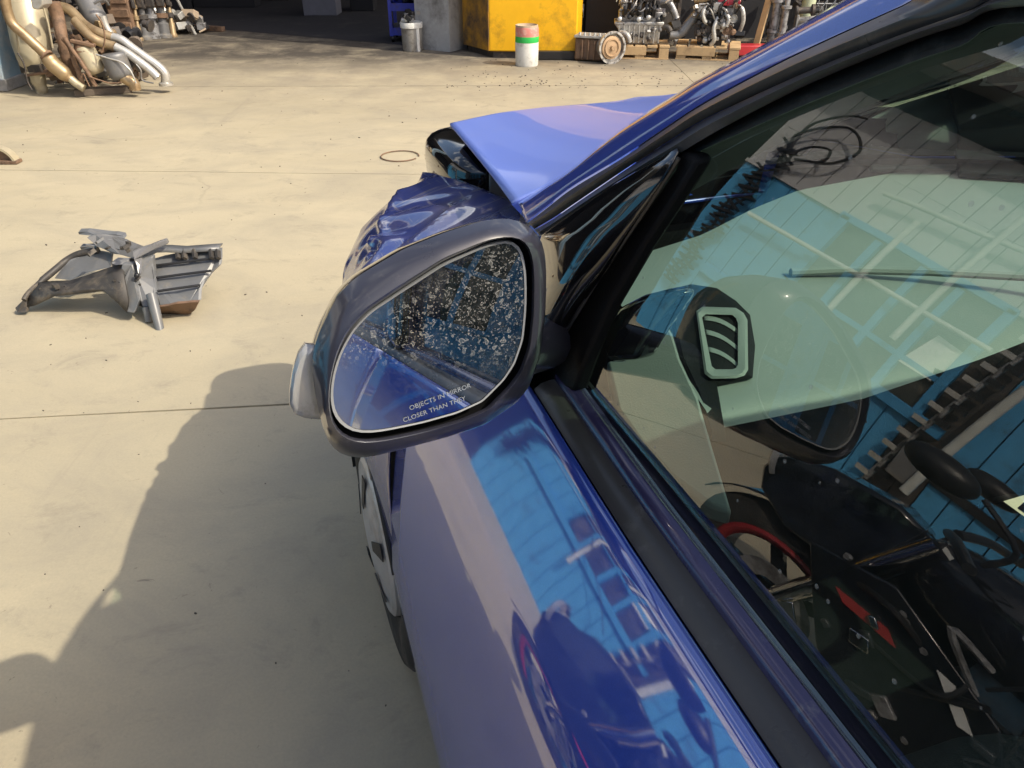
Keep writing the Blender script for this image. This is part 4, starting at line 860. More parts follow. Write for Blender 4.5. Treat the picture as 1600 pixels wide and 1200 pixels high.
def junk(c, s, n, rg_, mats, name, label, cat, group=None, zflat=0.6):
    """a lump of jumbled mechanical bits standing on c"""
    t = thing(name, label, cat, c, group=group)
    for k in range(n):
        m_ = MB(); p = Vector(c) + Vector((rg_.uniform(-s[0], s[0]) / 2, rg_.uniform(-s[1], s[1]) / 2, rg_.uniform(0.08, 1) * s[2] * zflat))
        kind = rg_.random(); d = rg_.uniform(0.25, 0.5) * min(s)
        rt = Matrix.Rotation(rg_.uniform(0, 3), 3, 'Z') @ Matrix.Rotation(rg_.uniform(-0.6, 0.6), 3, 'X')
        if kind < 0.4: m_.lathe(p, rt @ Vector((1, 0, 0.3)), [(0, 0), (d * .5, 0), (d * .5, d * .2), (d * .32, d * .22), (d * .3, d * .7), (0, d * .7)], 12)
        elif kind < 0.75: m_.box(p, (d * 1.2, d * .8, d * .6), rt)
        else: m_.tube(smooth_path([p, p + rt @ Vector((d, 0, d * .4)), p + rt @ Vector((d * 1.2, d * .8, 0))], 4), d * .13, 8)
        m_.build(['flange', 'casting', 'casting', 'hose'][min(3, int(kind * 4))], mats[rg_.randrange(len(mats))], t, bevel=0.003 if 0.4 <= kind < 0.75 else 0)
    return t
jr = random.Random(11)
junk(tp + Vector((-0.14, 0, 0.13)), (0.26, 0.3, 0.2), 9, jr, [IRON, GREYM, BLK, ALU2], 'machine_parts', 'dark parts on the left of the lower trolley shelf', 'parts')
junk(tp + Vector((0.16, 0, 0.13)), (0.22, 0.3, 0.2), 8, jr, [IRON, BLK, BLK], 'machine_parts', 'black parts on the right of the lower trolley shelf', 'parts')
junk(tp + Vector((-0.13, 0, 0.395)), (0.26, 0.3, 0.22), 8, jr, [IRON, BLK, GREYM], 'machine_parts', 'dark parts on the left of the middle trolley shelf', 'parts')
junk(tp + Vector((0.17, 0, 0.395)), (0.22, 0.3, 0.22), 8, jr, [IRON, BLK], 'machine_parts', 'black parts on the right of the middle trolley shelf', 'parts')
# pail
pp = G(645, 79)
pail = thing('parts_pail', 'greasy white pail heaped with bits before the blue trolley', 'pail', pp)
MB().lathe(pp, (0, 0, 1), [(0, 0.003), (0.105, 0), (0.112, 0.02), (0.118, 0.24)], 28).build('pail_body', mat('smeared plastic', (0.30, 0.29, 0.27), 0.4, grime=(0.13, 0.11, 0.09), gamt=0.5, gscale=9), pail)
MB().lathe(pp, (0, 0, 1), [(0.118, 0.24), (0.126, 0.243), (0.128, 0.29), (0.122, 0.30), (0.112, 0.297), (0.108, 0.27), (0, 0.27)], 28).build('pail_rim', WHP, pail)
MB().box(pp + Vector((0.075, -0.085, 0.13)), (0.036, 0.022, 0.26), Matrix.Rotation(R(40), 3, 'Z')).build('pail_strap', WHP, pail, bevel=0.003)
junk(pp + Vector((0, 0, 0.285)), (0.20, 0.18, 0.16), 12, jr, [ALU, ALU2, IRON, BLK], 'metal_scraps', 'grey metal scraps heaped in the greasy pail', 'scrap', zflat=0.7)

# ---------------------------------------------------------------- right: engines and racks
rack_bay = thing('parts_store', 'dark parts store wall behind the engines', 'building', (4, 11, 0))
wallbox('back_wall', SHADEBLK, rack_bay, (0.9, 10.35, 0), (9, 10.9, 0), 3.6, -0.2)
MB().prism([(2.35, 9.95, 3.6), (9.2, 10.4, 3.6), (9.2, 11.2, 3.6), (2.35, 10.8, 3.6)], (0, 0, 0.12)).build('roof', ROOFM, rack_bay, smooth=0)
def pallet(c, rz, label, w_=0.62, d_=0.46, boards=5):
    t = thing('pallet', label, 'pallet', c, rz, 'pallets under the engines')
    Rz = Matrix.Rotation(rz, 3, 'Z')
    for k in range(boards):
        x = lerp(-w_ / 2 + .05, w_ / 2 - .05, k / (boards - 1))
        MB().box(Vector(c) + Rz @ Vector((x, 0, 0.125)), (w_ / boards * .86, d_, 0.02), Rz).build('deck_board', WOOD, t, bevel=0.002)
    for y in (-1, 0, 1):
        for x in (-1, 0, 1):
            MB().box(Vector(c) + Rz @ Vector((x * (w_ / 2 - .055), y * (d_ / 2 - .04), 0.062)), (0.10, 0.075, 0.10), Rz).build('block', WOOD, t, bevel=0.002)
        MB().box(Vector(c) + Rz @ Vector((0, y * (d_ / 2 - .04), 0.006)), (w_, 0.08, 0.012), Rz).build('runner', WOOD, t, bevel=0.001)
    MB().box(Vector(c) + Rz @ Vector((-0.12, -d_ / 2 + .003, 0.085)), (w_ * .6, 0.018, 0.085), Rz).build('side_board', WOOD, t, bevel=0.002)
    return t
pc1 = G(1000, 90) + Vector((0.0, 0.12, 0)); pallet(pc1, R(-6), 'pallet under the silver gearbox engine')
pc2 = G(1108, 91) + Vector((0.0, 0.10, 0)); pallet(pc2, R(-14), 'pallet under the engine with the red cover', 0.66, 0.5)
def E_(c, rz):
    Rz = Matrix.Rotation(rz, 3, 'Z'); return lambda x, y, z: Vector(c) + Rz @ Vector((x, y, z))
# engine 1: alloy pan uppermost, black manifold on top
e1 = thing('engine', 'silver engine with black manifold and pale top on a pallet', 'engine', pc1 + Vector((0, 0, 0.136)), 0, 'engines on pallets')
P = E_(pc1 + Vector((-0.02, -0.02, 0.136)), R(-6))
m_ = MB(); m_.loft([[P(x * s + o, y * s2, z) for x, y in ((-.26, -.15), (.24, -.15), (.24, .15), (-.26, .15))] for s, s2, o, z in ((0.72, .8, .02, 0), (0.80, .9, .02, .03), (0.86, .95, 0, 0.14), (1.0, 1.0, 0, 0.19), (1.04, 1.05, 0, 0.20), (1.04, 1.05, 0, .225))], True, True, True)
m_.build('engine_block', ALU, e1, smooth=25, bevel=0.008)
m_ = MB()
for k in range(9): m_.bar(P(-0.21 + 0.052 * k, -0.155, 0.02), P(-0.22 + 0.054 * k, -0.162, 0.19), 0.010, 0.014, (0, 1, 0))
stuff(m_.build('cooling_ribs', ALU, e1, smooth=0))
MB().box(P(0.0, 0, 0.27), (0.46, 0.24, 0.10), Matrix.Rotation(R(-6), 3, 'Z')).build('cylinder_head', ALU2, e1, bevel=0.012)
for k in range(5):
    x = -0.17 + 0.075 * k
    MB().tube(smooth_path([P(x, -0.11, 0.28), P(x, -0.17, 0.35), P(x + .01, -0.10, 0.42), P(x + .02, 0.02, 0.43)], 4), 0.026, 10).build('intake_runner', BLK, e1)
MB().tube([P(-0.20, 0.05, 0.43), P(0.20, 0.05, 0.43)], 0.05, 14).build('plenum', BLK, e1)
MB().box(P(0.02, -0.04, 0.475), (0.20, 0.12, 0.035), Matrix.Rotation(R(-6), 3, 'Z')).build('top_cover', SILV, e1, bevel=0.01)
MB().tube(smooth_path([P(0.18, -0.05, 0.40), P(0.27, -0.08, 0.42), P(0.34, -0.10, 0.34), P(0.38, -0.10, 0.26)], 5), [0.03] * 15 + [0.036], 12).build('coolant_hose', ALU2, e1)
MB().tube(smooth_path([P(0.22, -0.08, 0.16), P(0.29, -0.1, 0.17), P(0.33, -0.12, 0.13)], 5), 0.03, 12).build('starter_motor', IRON, e1)
MB().tube(smooth_path([P(-0.20, -0.16, 0.12), P(-0.13, -0.2, 0.10), P(-0.10, -0.2, 0.03)], 5), 0.03, 12).build('outlet_pipe', ALU, e1)
for k in range(8):
    a = jr.uniform(-.2, .2); MB().tube(smooth_path([P(a, -0.15, jr.uniform(.25, .4)), P(a + jr.uniform(-.1, .1), -0.2, jr.uniform(.3, .48)), P(a + jr.uniform(-.15, .15), -0.1, jr.uniform(.35, .5))], 5), 0.007, 6).build('cable', BLK if k % 3 else ALU2, e1)
for k in range(5):
    MB().lathe(P(-0.22 + k * .1, -0.165, 0.25 + 0.02 * (k % 2)), (0, -1, 0.2), [(0, 0), (.022, 0), (.024, .012), (.012, .02), (0, .02)], 12).build('sensor_cap', [ALU, BLK, SILV][k % 3], e1)
def clutter(P_, t, n, xr, yr, zr, mats, big=1.0):
    for k in range(n):
        p = P_(jr.uniform(*xr), jr.uniform(*yr), jr.uniform(*zr)); kd = jr.random(); d_ = jr.uniform(.015, .045) * big
        rt = Matrix.Rotation(jr.uniform(0, 3), 3, 'Z') @ Matrix.Rotation(jr.uniform(-.8, .8), 3, 'X'); m_ = MB()
        if kd < .35: m_.lathe(p, rt @ Vector((.3, -1, .2)), [(0, d_), (d_ * .6, d_), (d_ * .6, d_ * .6), (d_, d_ * .55), (d_, 0), (0, -d_)], 10); nm = 'cap'
        elif kd < .7: m_.box(p, (d_ * 1.8, d_ * 1.1, d_ * 1.2), rt); nm = 'bracket'
        else: m_.tube(smooth_path([p, p + rt @ Vector((d_ * 1.5, 0, d_)), p + rt @ Vector((d_ * 2.4, d_ * 1.5, -d_))], 4), d_ * .28, 7); nm = 'hose'
        m_.build(nm, jr.choice(mats), t, bevel=.002 if nm == 'bracket' else 0)
clutter(P, e1, 46, (-.25, .25), (-.19, -.10), (.19, .50), [ALU, ALU2, BLK, BLK, IRON, SILV], .8)
clutter(P, e1, 14, (-.25, .25), (-.18, -.14), (.01, .18), [ALU, ALU2, IRON], .7)
# gearbox on the ground, bell housing towards us
gp = G(935, 98)
gb = thing('gearbox', 'brown stained gearbox with round bell housing lying on the ground', 'gearbox', gp, 0)
axd = Vector((0.42, -0.90, 0.02)).normalized(); bc = G(952, 100) + Vector((0.02, 0.02, 0.155))
MB().lathe(bc, axd, [(0.09, -0.20), (0.12, -0.10), (0.155, -0.015), (0.160, 0.0), (0.160, 0.014), (0.138, 0.014), (0.132, -0.03), (0.06, -0.035)], 30).build('bell_housing', ALU, gb, smooth=40)
MB().lathe(bc, axd, [(0.0, 0.028), (0.02, 0.028), (0.024, 0.004), (0.07, 0.0), (0.075, 0.012), (0.085, 0.012), (0.09, 0.0), (0.112, -0.004), (0.118, -0.03)], 30).build('torque_converter', mat('tan converter', (0.48, 0.33, 0.20), 0.5, metal=0.3, grime=(0.22, 0.14, 0.09), gamt=0.3, gscale=12), gb, smooth=40)
for k in range(12):
    a = 2 * math.pi * k / 12; q = axd.orthogonal().normalized(); b_ = axd.cross(q)
    MB().lathe(bc + (q * math.cos(a) + b_ * math.sin(a)) * 0.149 + axd * 0.012, axd, [(0, .010), (.009, .010), (.010, 0), (0.0105, -.01)], 6).build('bolt', ALU2, gb, smooth=0)
gm_ = MB().box(gp + Vector((-0.04, 0.16, 0.12)), (0.36, 0.24, 0.22), Matrix.Rotation(R(-20), 3, 'Z'))
gm_.build('gear_case', RUST, gb, bevel=0.02)
MB().box(gp + Vector((-0.06, 0.14, 0.245)), (0.34, 0.24, 0.025), Matrix.Rotation(R(-20), 3, 'Z')).build('pan_flange', ALU, gb, bevel=0.004)
for k in range(7): MB().lathe(gp + Vector((-0.20 + 0.05 * k, 0.09 - 0.018 * k, 0.255)), (0, 0, 1), [(0, .03), (.012, .03), (.016, 0)], 8).build('stud', SILV, gb, smooth=0)
for k in range(5): MB().box(gp + Vector((-0.17 + 0.062 * k, 0.07 - 0.022 * k, 0.12)), (0.014, 0.03, 0.19), Matrix.Rotation(R(-20), 3, 'Z')).build('case_rib', RUST, gb, bevel=0.003)
# engine 2 with the red cover
e2 = thing('engine', 'cluttered engine with a red rocker cover on a pallet', 'engine', pc2 + Vector((0, 0, 0.136)), 0, 'engines on pallets')
P = E_(pc2 + Vector((0.0, -0.02, 0.136)), R(-14)); RZ = Matrix.Rotation(R(-14), 3, 'Z')
MB().loft([[P(x * s, y * s, z) for x, y in ((-.17, -.13), (.17, -.13), (.17, .14), (-.17, .14))] for s, z in ((0.75, 0), (0.8, .08), (1.0, .10), (1.0, .26), (1.06, .265), (1.06, .29))], True, True, True).build('engine_block', IRON, e2, smooth=25, bevel=0.008)
MB().box(P(0.03, 0, 0.33), (0.36, 0.24, 0.09), RZ).build('cylinder_head', ALU2, e2, bevel=0.012)
MB().loft([[P(0.155 + x * s, -0.03 + y * s, z) for x, y in ((-.12, -.12), (.12, -.12), (.12, .12), (-.12, .12))] for s, z in ((1.0, .385), (1.0, .43), (.9, .455), (.82, .465))], True, True, True).build('rocker_cover', REDP, e2, smooth=30, bevel=0.01)
MB().tube(smooth_path([P(-0.20, -0.08, 0.42), P(-0.08, -0.10, 0.46), P(0.02, -0.07, 0.47), P(0.10, -0.02, 0.50)], 5), [0.035 + 0.012 * math.sin(k * .4) for k in range(16)], 14).build('intake_duct', TANP, e2)
MB().tube(smooth_path([P(-0.12, 0.02, 0.47), P(0.0, 0.04, 0.52), P(0.12, 0.06, 0.49)], 5), 0.045, 14).build('plenum', GREYM, e2)
MB().tube(smooth_path([P(-0.16, -0.1, 0.30), P(-0.24, -0.12, 0.20), P(-0.32, -0.14, 0.10), P(-0.42, -0.16, 0.09)], 5), [0.05] * 10 + [0.042] * 6, 14).build('exhaust_elbow', GREYM, e2)
for a, m in (((P(-.06, -.15, .40), P(-.10, -.19, .32), P(-.07, -.19, .24), P(-.03, -.17, .22)), SILV), ((P(.06, -.16, .28), P(.03, -.2, .18), P(.05, -.2, .07), P(.02, -.18, .01)), SILV), ((P(.22, -.1, .38), P(.29, -.12, .36), P(.32, -.12, .25), P(.30, -.10, .15)), ALU), ((P(.12, -.16, .33), P(.17, -.19, .27), P(.15, -.19, .2)), ALU)):
    MB().tube(smooth_path(a, 5), 0.022, 10).build('water_pipe', m, e2)
for x, z, r0, m in ((.17, .16, .055, RUST), (.10, .25, .045, ALU2), (.22, .27, .04, ALU), (-.05, .15, .06, IRON), (-.10, .29, .05, ALU2)):
    MB().lathe(P(x, -0.135, z), Matrix.Rotation(R(-14), 3, 'Z') @ Vector((0, -1, 0)), [(0, .05), (r0 * .3, .05), (r0 * .35, .03), (r0 * .8, .03), (r0, .045), (r0, 0), (r0 * .7, -.01)], 20).build('pulley', m, e2, smooth=40)
MB().box(P(-0.11, -0.13, 0.36), (0.10, 0.07, 0.09), RZ).build('alternator', ALU, e2, bevel=0.015)
MB().box(P(0.04, -0.15, 0.38), (0.09, 0.05, 0.08), RZ).build('throttle_body', SILV, e2, bevel=0.012)
for k in range(12):
    a = jr.uniform(-.2, .24); MB().tube(smooth_path([P(a, -0.15, jr.uniform(.2, .42)), P(a + jr.uniform(-.1, .1), -0.2, jr.uniform(.25, .5)), P(a + jr.uniform(-.15, .15), -0.1, jr.uniform(.3, .52))], 5), jr.choice([.006, .008, .012]), 6).build('cable', jr.choice([BLK, BLK, ALU2, SILV]), e2)
for k in range(9):
    MB().box(P(jr.uniform(-.17, .2), -.15, jr.uniform(.06, .34)), (jr.uniform(.03, .07), .03, jr.uniform(.03, .07)), RZ).build('bracket', jr.choice([ALU, ALU2, IRON, SILV]), e2, bevel=0.005)
clutter(P, e2, 64, (-.19, .24), (-.20, -.12), (.04, .50), [ALU, ALU2, BLK, IRON, IRON, SILV, RUST], .8)
# red trolley jack and timber
jk = G(1166, 92) + Vector((0.03, 0.1, 0)); jt = thing('floor_jack', 'red floor jack on the ground right of the engine with the red cover', 'jack', jk)
MB().loft([[jk + Vector((x, y * s, z)) for y, z in ((-.09, .03), (-.09, .13), (.09, .13), (.09, .03))] for x, s in ((-.2, .8), (-.1, 1), (.18, .9), (.26, .5))], True, True, True).build('jack_body', REDP, jt, bevel=0.008)
for x in (-.15, .18): MB().lathe(jk + Vector((x, -.11, .035)), (0, 1, 0), [(0, 0), (.035, 0), (.035, .22), (0, .22)], 14).build('jack_wheel', IRON, jt)
tag(MB().bar(G(1186, 86) + Vector((0, 0.2, 0)), G(1190, 86) + Vector((0.10, 0.34, 0.62)), 0.07, 0.03).build('timber_offcut', WOOD, bevel=0.003), 'pale timber offcut leaning behind the red floor jack', 'timber')
# stack of struts
ss = G(1205, 84) + Vector((0.12, 0.2, 0)); st_ = thing('strut_stack', 'upright bundle of grey suspension struts right of the red-covered engine', 'car parts', ss)
for x, y, r0, h in ((-0.08, 0, .055, .62), (0.03, 0.05, .05, .72), (-0.0, -.08, .04, .55)):
    c = ss + Vector((x, y, 0)); MB().lathe(c, (0, 0, 1), [(0, 0), (r0 * 1.2, 0), (r0 * 1.2, .04), (r0, .05), (r0, h * .3), (r0 * 1.25, h * .31), (r0 * 1.25, h * .36), (r0 * .9, h * .37), (r0 * .9, h * .8), (r0 * 1.5, h * .81), (r0 * 1.5, h * .86), (r0 * .6, h * .87), (r0 * .6, h), (0, h)], 18).build('strut', ALU2, st_, smooth=40)
MB().lathe(ss + Vector((0.12, -0.05, 0.42)), (1, -0.1, 0.05), [(0, 0), (.05, 0), (.05, .02), (.035, .03), (.035, .16), (.06, .17), (.06, .2), (0, .2)], 16).build('hub_flange', IRON, st_, smooth=40)
pg = G(1243, 80) + Vector((0.15, 0.35, 0)); tag(MB().lathe(pg, (0.05, 0, 1), [(0, 0), (.075, 0), (.075, .9), (.09, .91), (.09, .95), (0, .95)], 18).build('drain_pipe', PGRN, smooth=40), 'pale green plastic pipe standing among the struts', 'pipe')
wp_ = thing('exhaust_manifold', 'pale cast manifold piled at the foot of the green pipe', 'car parts', pg + Vector((-.05, -.22, 0)))
for k in range(3): MB().tube(smooth_path([pg + Vector((-.14, -.2, .1 + .1 * k)), pg + Vector((0, -.26, .14 + .09 * k)), pg + Vector((.16, -.24, .2 + .07 * k))], 5), .036, 12).build('manifold_branch', ALU, wp_)
MB().box(pg + Vector((-.15, -.2, .18)), (.03, .08, .36)).build('manifold_flange', ALU2, wp_, bevel=0.004)
# wire cage of loose parts
cg = G(1300, 62); cage = thing('wire_cage', 'wire mesh cage of loose parts behind the windscreen pillar', 'cage', cg)
for k in range(9): MB().tube([cg + Vector((-.35 + .1 * k, 0, 0.05)), cg + Vector((-.35 + .1 * k, 0, .95))], .006, 6).build('upright_wire', WIRE, cage)
for k in range(6): MB().tube([cg + Vector((-.38, 0, .08 + .16 * k)), cg + Vector((.5, 0, .08 + .16 * k))], .008, 6).build('cross_wire', WIRE, cage)
for k in range(8): MB().tube([cg + Vector((-.36 + .1 * k, -.012, 0.1)), cg + Vector((-.0 + .1 * k, -.012, .7))], .005, 6).build('brace_wire', WIRE, cage)
junk(cg + Vector((0.05, 0.3, 0)), (0.9, 0.45, 0.9), 34, jr, [ALU, ALU2, IRON, SILV, CARD, BLK], 'loose_parts', 'jumbled grey and silver parts inside the wire cage', 'scrap', zflat=0.95)
# rack left of the engines
rk = G(932, 58) + Vector((0.0, 0.25, 0)); rak = thing('wire_rack', 'black wire rack crammed with bits beside the yellow pillar', 'rack', rk)
for k in range(6): MB().tube([rk + Vector((-.26 + .104 * k, -.2, 0)), rk + Vector((-.26 + .104 * k, -.2, 1.5))], .009, 6).build('rack_wire', BLK, rak)
for k in range(5): MB().box(rk + Vector((0, 0, .08 + .3 * k)), (.6, .42, .015)).build('rack_shelf', BLK, rak)
for z, n, lb in ((0.09, 12, 'grey and orange bits on the lowest shelf of the wire rack'), (0.39, 14, 'pale and orange bits on the second shelf of the wire rack')):
    junk(rk + Vector((0, 0, z)), (.5, .3, .26), n, jr, [ALU, SILV, IRON, BLK, mat('orange plastic', (.5, .13, .05), .5)], 'small_parts', lb, 'parts')
cb = rk + Vector((0.36, -0.1, 0)); tag(MB().box(cb + Vector((0, 0, .31)), (.2, .2, .28), Matrix.Rotation(R(9), 3, 'Z')).build('cardboard_box', CARD, bevel=0.004), 'tan cardboard box perched between the wire rack and the silver engine', 'box')
cst = MB().lathe(cb, (0, 0, 1), [(0, 0), (.09, 0), (.09, .02), (.05, .03), (.05, .155), (.09, .165), (.09, .17), (0, .17)], 16); tag(cst.build('iron_stand', IRON, smooth=40), 'dark iron stand under the tan cardboard box', 'stand')
pk = A(1032, 10, 10.1); px_ = thing('metal_cabinet', 'pinkish grey cabinet in the shadow behind the silver engine', 'cabinet', Vector((pk.x, 10.05, 0)))
MB().box((pk.x, 10.05, 0.95), (0.42, 0.4, 0.86)).build('cabinet_body', mat('pinkish grey paint', (0.34, 0.27, 0.27), 0.6), px_, bevel=0.01)
MB().box((pk.x, 9.845, 0.95), (0.38, 0.012, 0.80)).build('cabinet_door', mat('pinkish grey door', (0.36, 0.29, 0.29), 0.6), px_, bevel=0.004)
for sx in (-1, 1):
    for sy in (-1, 1): MB().box((pk.x + sx * .18, 10.05 + sy * .17, .26), (.04, .04, .52)).build('cabinet_leg', IRON, px_)
for k, (x, y, s_) in enumerate(((1.75, 9.8, .5), (3.3, 10.1, .6), (4.3, 10.2, .8), (2.5, 10.0, .5), (5.3, 10.2, .8))):
    junk(Vector((x, y, 0)), (s_, .35, .8), 16, jr, [IRON, BLK, BLK, ALU2], 'scrap_heap', ['dark scrap in the shadow behind the silver engine', 'dark scrap behind the strut bundle', 'dark scrap beyond the wire cage', 'dark scrap behind the red-covered engine', 'dark scrap at the far right of the parts store'][k], 'scrap', zflat=.9)

# ---------------------------------------------------------------- left: heap of exhausts
Yp = 7.15
def z1(l, Y): return [A(a / 4.0, b / 4.0, Y + (dy[0] if dy else 0)) for a, b, *dy in l]
def ex(name, label, pts, r0, m, Y, seg=14, cat='exhaust', parts=None):
    p = z1(pts, Y); base = min(p, key=lambda q: q.z)
    t = thing(name, label, cat, (base.x, base.y, 0), group='scrap exhausts heaped against the blue wall')
    sp = smooth_path(p, 5); n = len(sp)
    rr = [interp(k / (n - 1), r0) for k in range(n)] if isinstance(r0, list) else r0
    MB().tube(sp, rr, seg).build('pipe', m, t, smooth=60)
    return t, sp
t, _ = ex('catalytic_converter', 'large cream exhaust silencer leaning at the left of the heap', [(90, -260, .5), (150, 0, .25), (190, 230, .1), (228, 440, 0)], [(0, .10), (.1, .15), (.4, .17), (.75, .155), (.93, .12), (1, .075)], CREAM, 7.2, 24)
MB().tube(smooth_path(z1([(228, 440), (240, 500), (262, 560), (258, 585)], 7.18), 4), [.062] * 6 + [.05] * 3 + [.045] * 4, 14).build('outlet', CREAM, t)
MB().tube(z1([(170, 470), (300, 452)], 7.08), .012, 8).build('weld_seam', RUST, t)
for a, b, c, d in ((255, -10, 330, 300), (60, 60, 120, 330)):
    MB().tube(z1([(a, b), ((a + c) / 2 + 8, (b + d) / 2), (c, d)], 7.05), .008, 6).build('seam', CREAM, t)
tag(MB().prism(z1([(185, -30), (265, -30), (268, 30), (240, 62), (200, 55)], 7.0), (0.02, 0.12, 0)).build('heat_shield', SILV, bevel=0.01), 'pale pressed heat shield high on the cream silencer', 'heat shield')
t, sp = ex('exhaust_pipe', 'long tan exhaust pipe bent across the cream silencer', [(25, -40), (45, 70), (80, 150), (150, 215), (230, 290), (300, 355)], .042, TANP, 7.0)
MB().tube(smooth_path(z1([(295, 350), (330, 400), (390, 450), (440, 495)], 6.98), 5), [.045, .06] + [.064] * 10 + [.06, .05, .04, .04], 16).build('resonator', TANP, t)
MB().tube(smooth_path(z1([(440, 490), (475, 520), (525, 552)], 6.98), 4), .034, 12).build('tail_pipe', CREAM, t)
MB().lathe(z1([(293, 350)], 6.98)[0], (0.6, -.2, -.6), [(0.044, -.012), (.056, -.01), (.056, .01), (.044, .012)], 16).build('clamp', RUST, t)
ex('exhaust_pipe', 'rusty brown down pipe with a wide throat behind the tan pipe', [(330, 15, .1), (365, 120, .1), (385, 220), (410, 330), (430, 400), (470, 520)], [(0, .06), (.3, .05), (.5, .045), (.7, .05), (1, .025)], RUST, 7.15)
ex('exhaust_pipe', 'forked brown pipe against the foot of the cream silencer', [(395, 240), (440, 300), (470, 400), (500, 470), (515, 530)], .022, RUST, 7.0)
ex('exhaust_pipe', 'thin straight brown pipe slanting down to the plank', [(400, 230), (450, 310), (520, 410), (600, 540)], .017, RUST, 6.95)
t, sp = ex('exhaust_pipe', 'upper long exhaust pipe running from tan to bright silver', [(330, 40, .3), (430, 60, .2), (520, 150, .1), (600, 200), (700, 235)], .044, TANP, 7.2)
MB().tube(smooth_path(z1([(700, 233), (760, 250), (840, 310), (920, 365), (990, 415), (1030, 460), (1035, 515)], 7.2), 5), .038, 14).build('silver_end', SILV, t, smooth=60)
MB().lathe(z1([(1036, 518)], 7.2)[0], (0, 0, 1), [(0, -.02), (.06, -.02), (.06, .0), (.04, .01)], 16).build('end_flange', SILV, t)
t, sp = ex('exhaust_pipe', 'lower long exhaust pipe beneath the silver-ended one', [(470, 130, .1), (560, 225), (640, 268), (720, 292)], .04, TANP, 7.1)
MB().tube(smooth_path(z1([(720, 292), (800, 335), (870, 385), (940, 440), (985, 485)], 7.1), 5), .036, 14).build('silver_end', SILV, t, smooth=60)
ex('silencer', 'grey tubular silencer leaning high at the back of the heap', [(520, -60, .4), (570, 60, .3), (620, 150, .2)], [(0, .1), (.8, .095), (.92, .07), (1, .05)], GREYM, 7.3, 20, 'silencer')
t, _ = ex('catalytic_converter', 'beige catalytic converter with a rusty neck standing on the plank end', [(520, 290), (560, 370), (610, 460)], [(0, .075), (.15, .085), (.8, .085), (.95, .06), (1, .05)], CREAM, 7.05, 18)
MB().tube(z1([(505, 262), (530, 318)], 7.05), [.06, .088], 16).build('neck', RUST, t)
MB().box(z1([(518, 270)], 7.0)[0], (.19, .05, .025), Matrix.Rotation(R(12), 3, 'Y')).build('neck_flange', RUST, t, bevel=.004)
t, _ = ex('silencer', 'dark grey oval silencer with a tan elbow at the right of the heap', [(705, 330), (735, 410), (770, 490)], [(0, .09), (.1, .105), (.85, .10), (1, .07)], GREYM, 7.05, 20, 'silencer')
MB().tube(smooth_path(z1([(770, 480), (800, 500), (835, 520), (845, 560)], 7.02), 4), .048, 14).build('elbow', TANP, t)
ex('exhaust_pipe', 'short black pipe end poking out behind the dark silencer', [(770, 340), (810, 375), (845, 405)], .045, IRON, 7.15)
ex('exhaust_pipe', 'white stub pipe near the brown gearbox', [(640, 100), (660, 160), (690, 210)], .03, SILV, 7.35)
ex('brake_hose', 'thin pale cable looping over the dark silencer', [(600, 340), (680, 365), (760, 390), (815, 440), (850, 520)], .008, SILV, 6.95, 6, 'cable')
ex('wire', 'loose brown wire bent over the beige converter', [(505, 490), (520, 460), (540, 500), (560, 540)], .006, RUST, 6.9, 6, 'wire')
pl0, pl1 = G(114, 152), G(203, 146)
tag(MB().bar(pl0 + Vector((0, 0.05, .028)), pl1 + Vector((0, .05, .03)), .09, .055).build('plank', OLDW, bevel=.004), 'short dark plank on the ground in front of the exhaust heap', 'plank')
for k, (px, py, wx, h, lb) in enumerate(((165, 131, .5, .16, 'rusty scraps under the beige converter'), (215, 122, .34, .14, 'rusty scraps under the silver pipe ends'), (110, 138, .3, .1, 'dark scraps under the tan exhaust pipe'))):
    junk(G(px, py) + Vector((0, .15, 0)), (wx, .25, h), 14, jr, [RUST, IRON, TANP, GREYM, CREAM], 'scrap_heap', lb, 'scrap', zflat=.8)
junk(G(120, 118) + Vector((0, .5, 0)), (1.0, .3, 1.0), 26, jr, [IRON, IRON, BLK, RUST], 'scrap_heap', 'black scrap in the gaps behind the exhaust pipes', 'scrap', zflat=.9)
for k, (px_, py_, Yk, wx, h, n, lb) in enumerate(((60, 60, 7.6, .5, .9, 14, 'rusty brackets jammed behind the cream silencer'), (150, 70, 7.5, .6, .8, 18, 'rusty brackets and stubs in the middle of the exhaust heap'), (185, 105, 7.3, .5, .35, 16, 'small rusty fittings between the converters'), (95, 118, 7.25, .3, .3, 10, 'muddy fittings at the foot of the brown down pipe'))):
    q = A(px_, py_, Yk); junk(Vector((q.x, Yk, 0)), (wx, .22, h), n, jr, [RUST, IRON, GREYM, OLDW, TANP], 'scrap_heap', lb, 'scrap', zflat=.95)
for k, l in enumerate(([(110, 330), (150, 400), (170, 500), (200, 560)], [(560, 480), (620, 500), (690, 520), (760, 515)], [(850, 400), (880, 440), (890, 500), (960, 520)], [(600, 90), (640, 150), (655, 240), (640, 320)])):
    ex('wire', ['dark wire hanging down the cream silencer', 'bent wire along the top of the plank', 'loose wire under the silver pipe ends', 'thin wire behind the long pipes'][k], l, .007, [IRON, RUST, GREYM, RUST][k], 6.93, 6, 'wire')
for k, (px_, py_, Yk, wx, h, lb) in enumerate(((40, 90, 7.75, .6, 1.0, 'shade-dark scrap behind the cream silencer'), (125, 85, 7.9, .9, .95, 'shade-dark scrap behind the brown down pipe'), (195, 95, 7.7, .6, .5, 'shade-dark scrap behind the long silver pipes'))):
    q = A(px_, py_, Yk); junk(Vector((q.x, Yk, 0)), (wx, .3, h), 22, jr, [IRON, BLK, SHADEBLK, OLDW], 'scrap_heap', lb, 'scrap', zflat=1.0)  # scrap coloured near black to stand for shadows between the exhaust parts
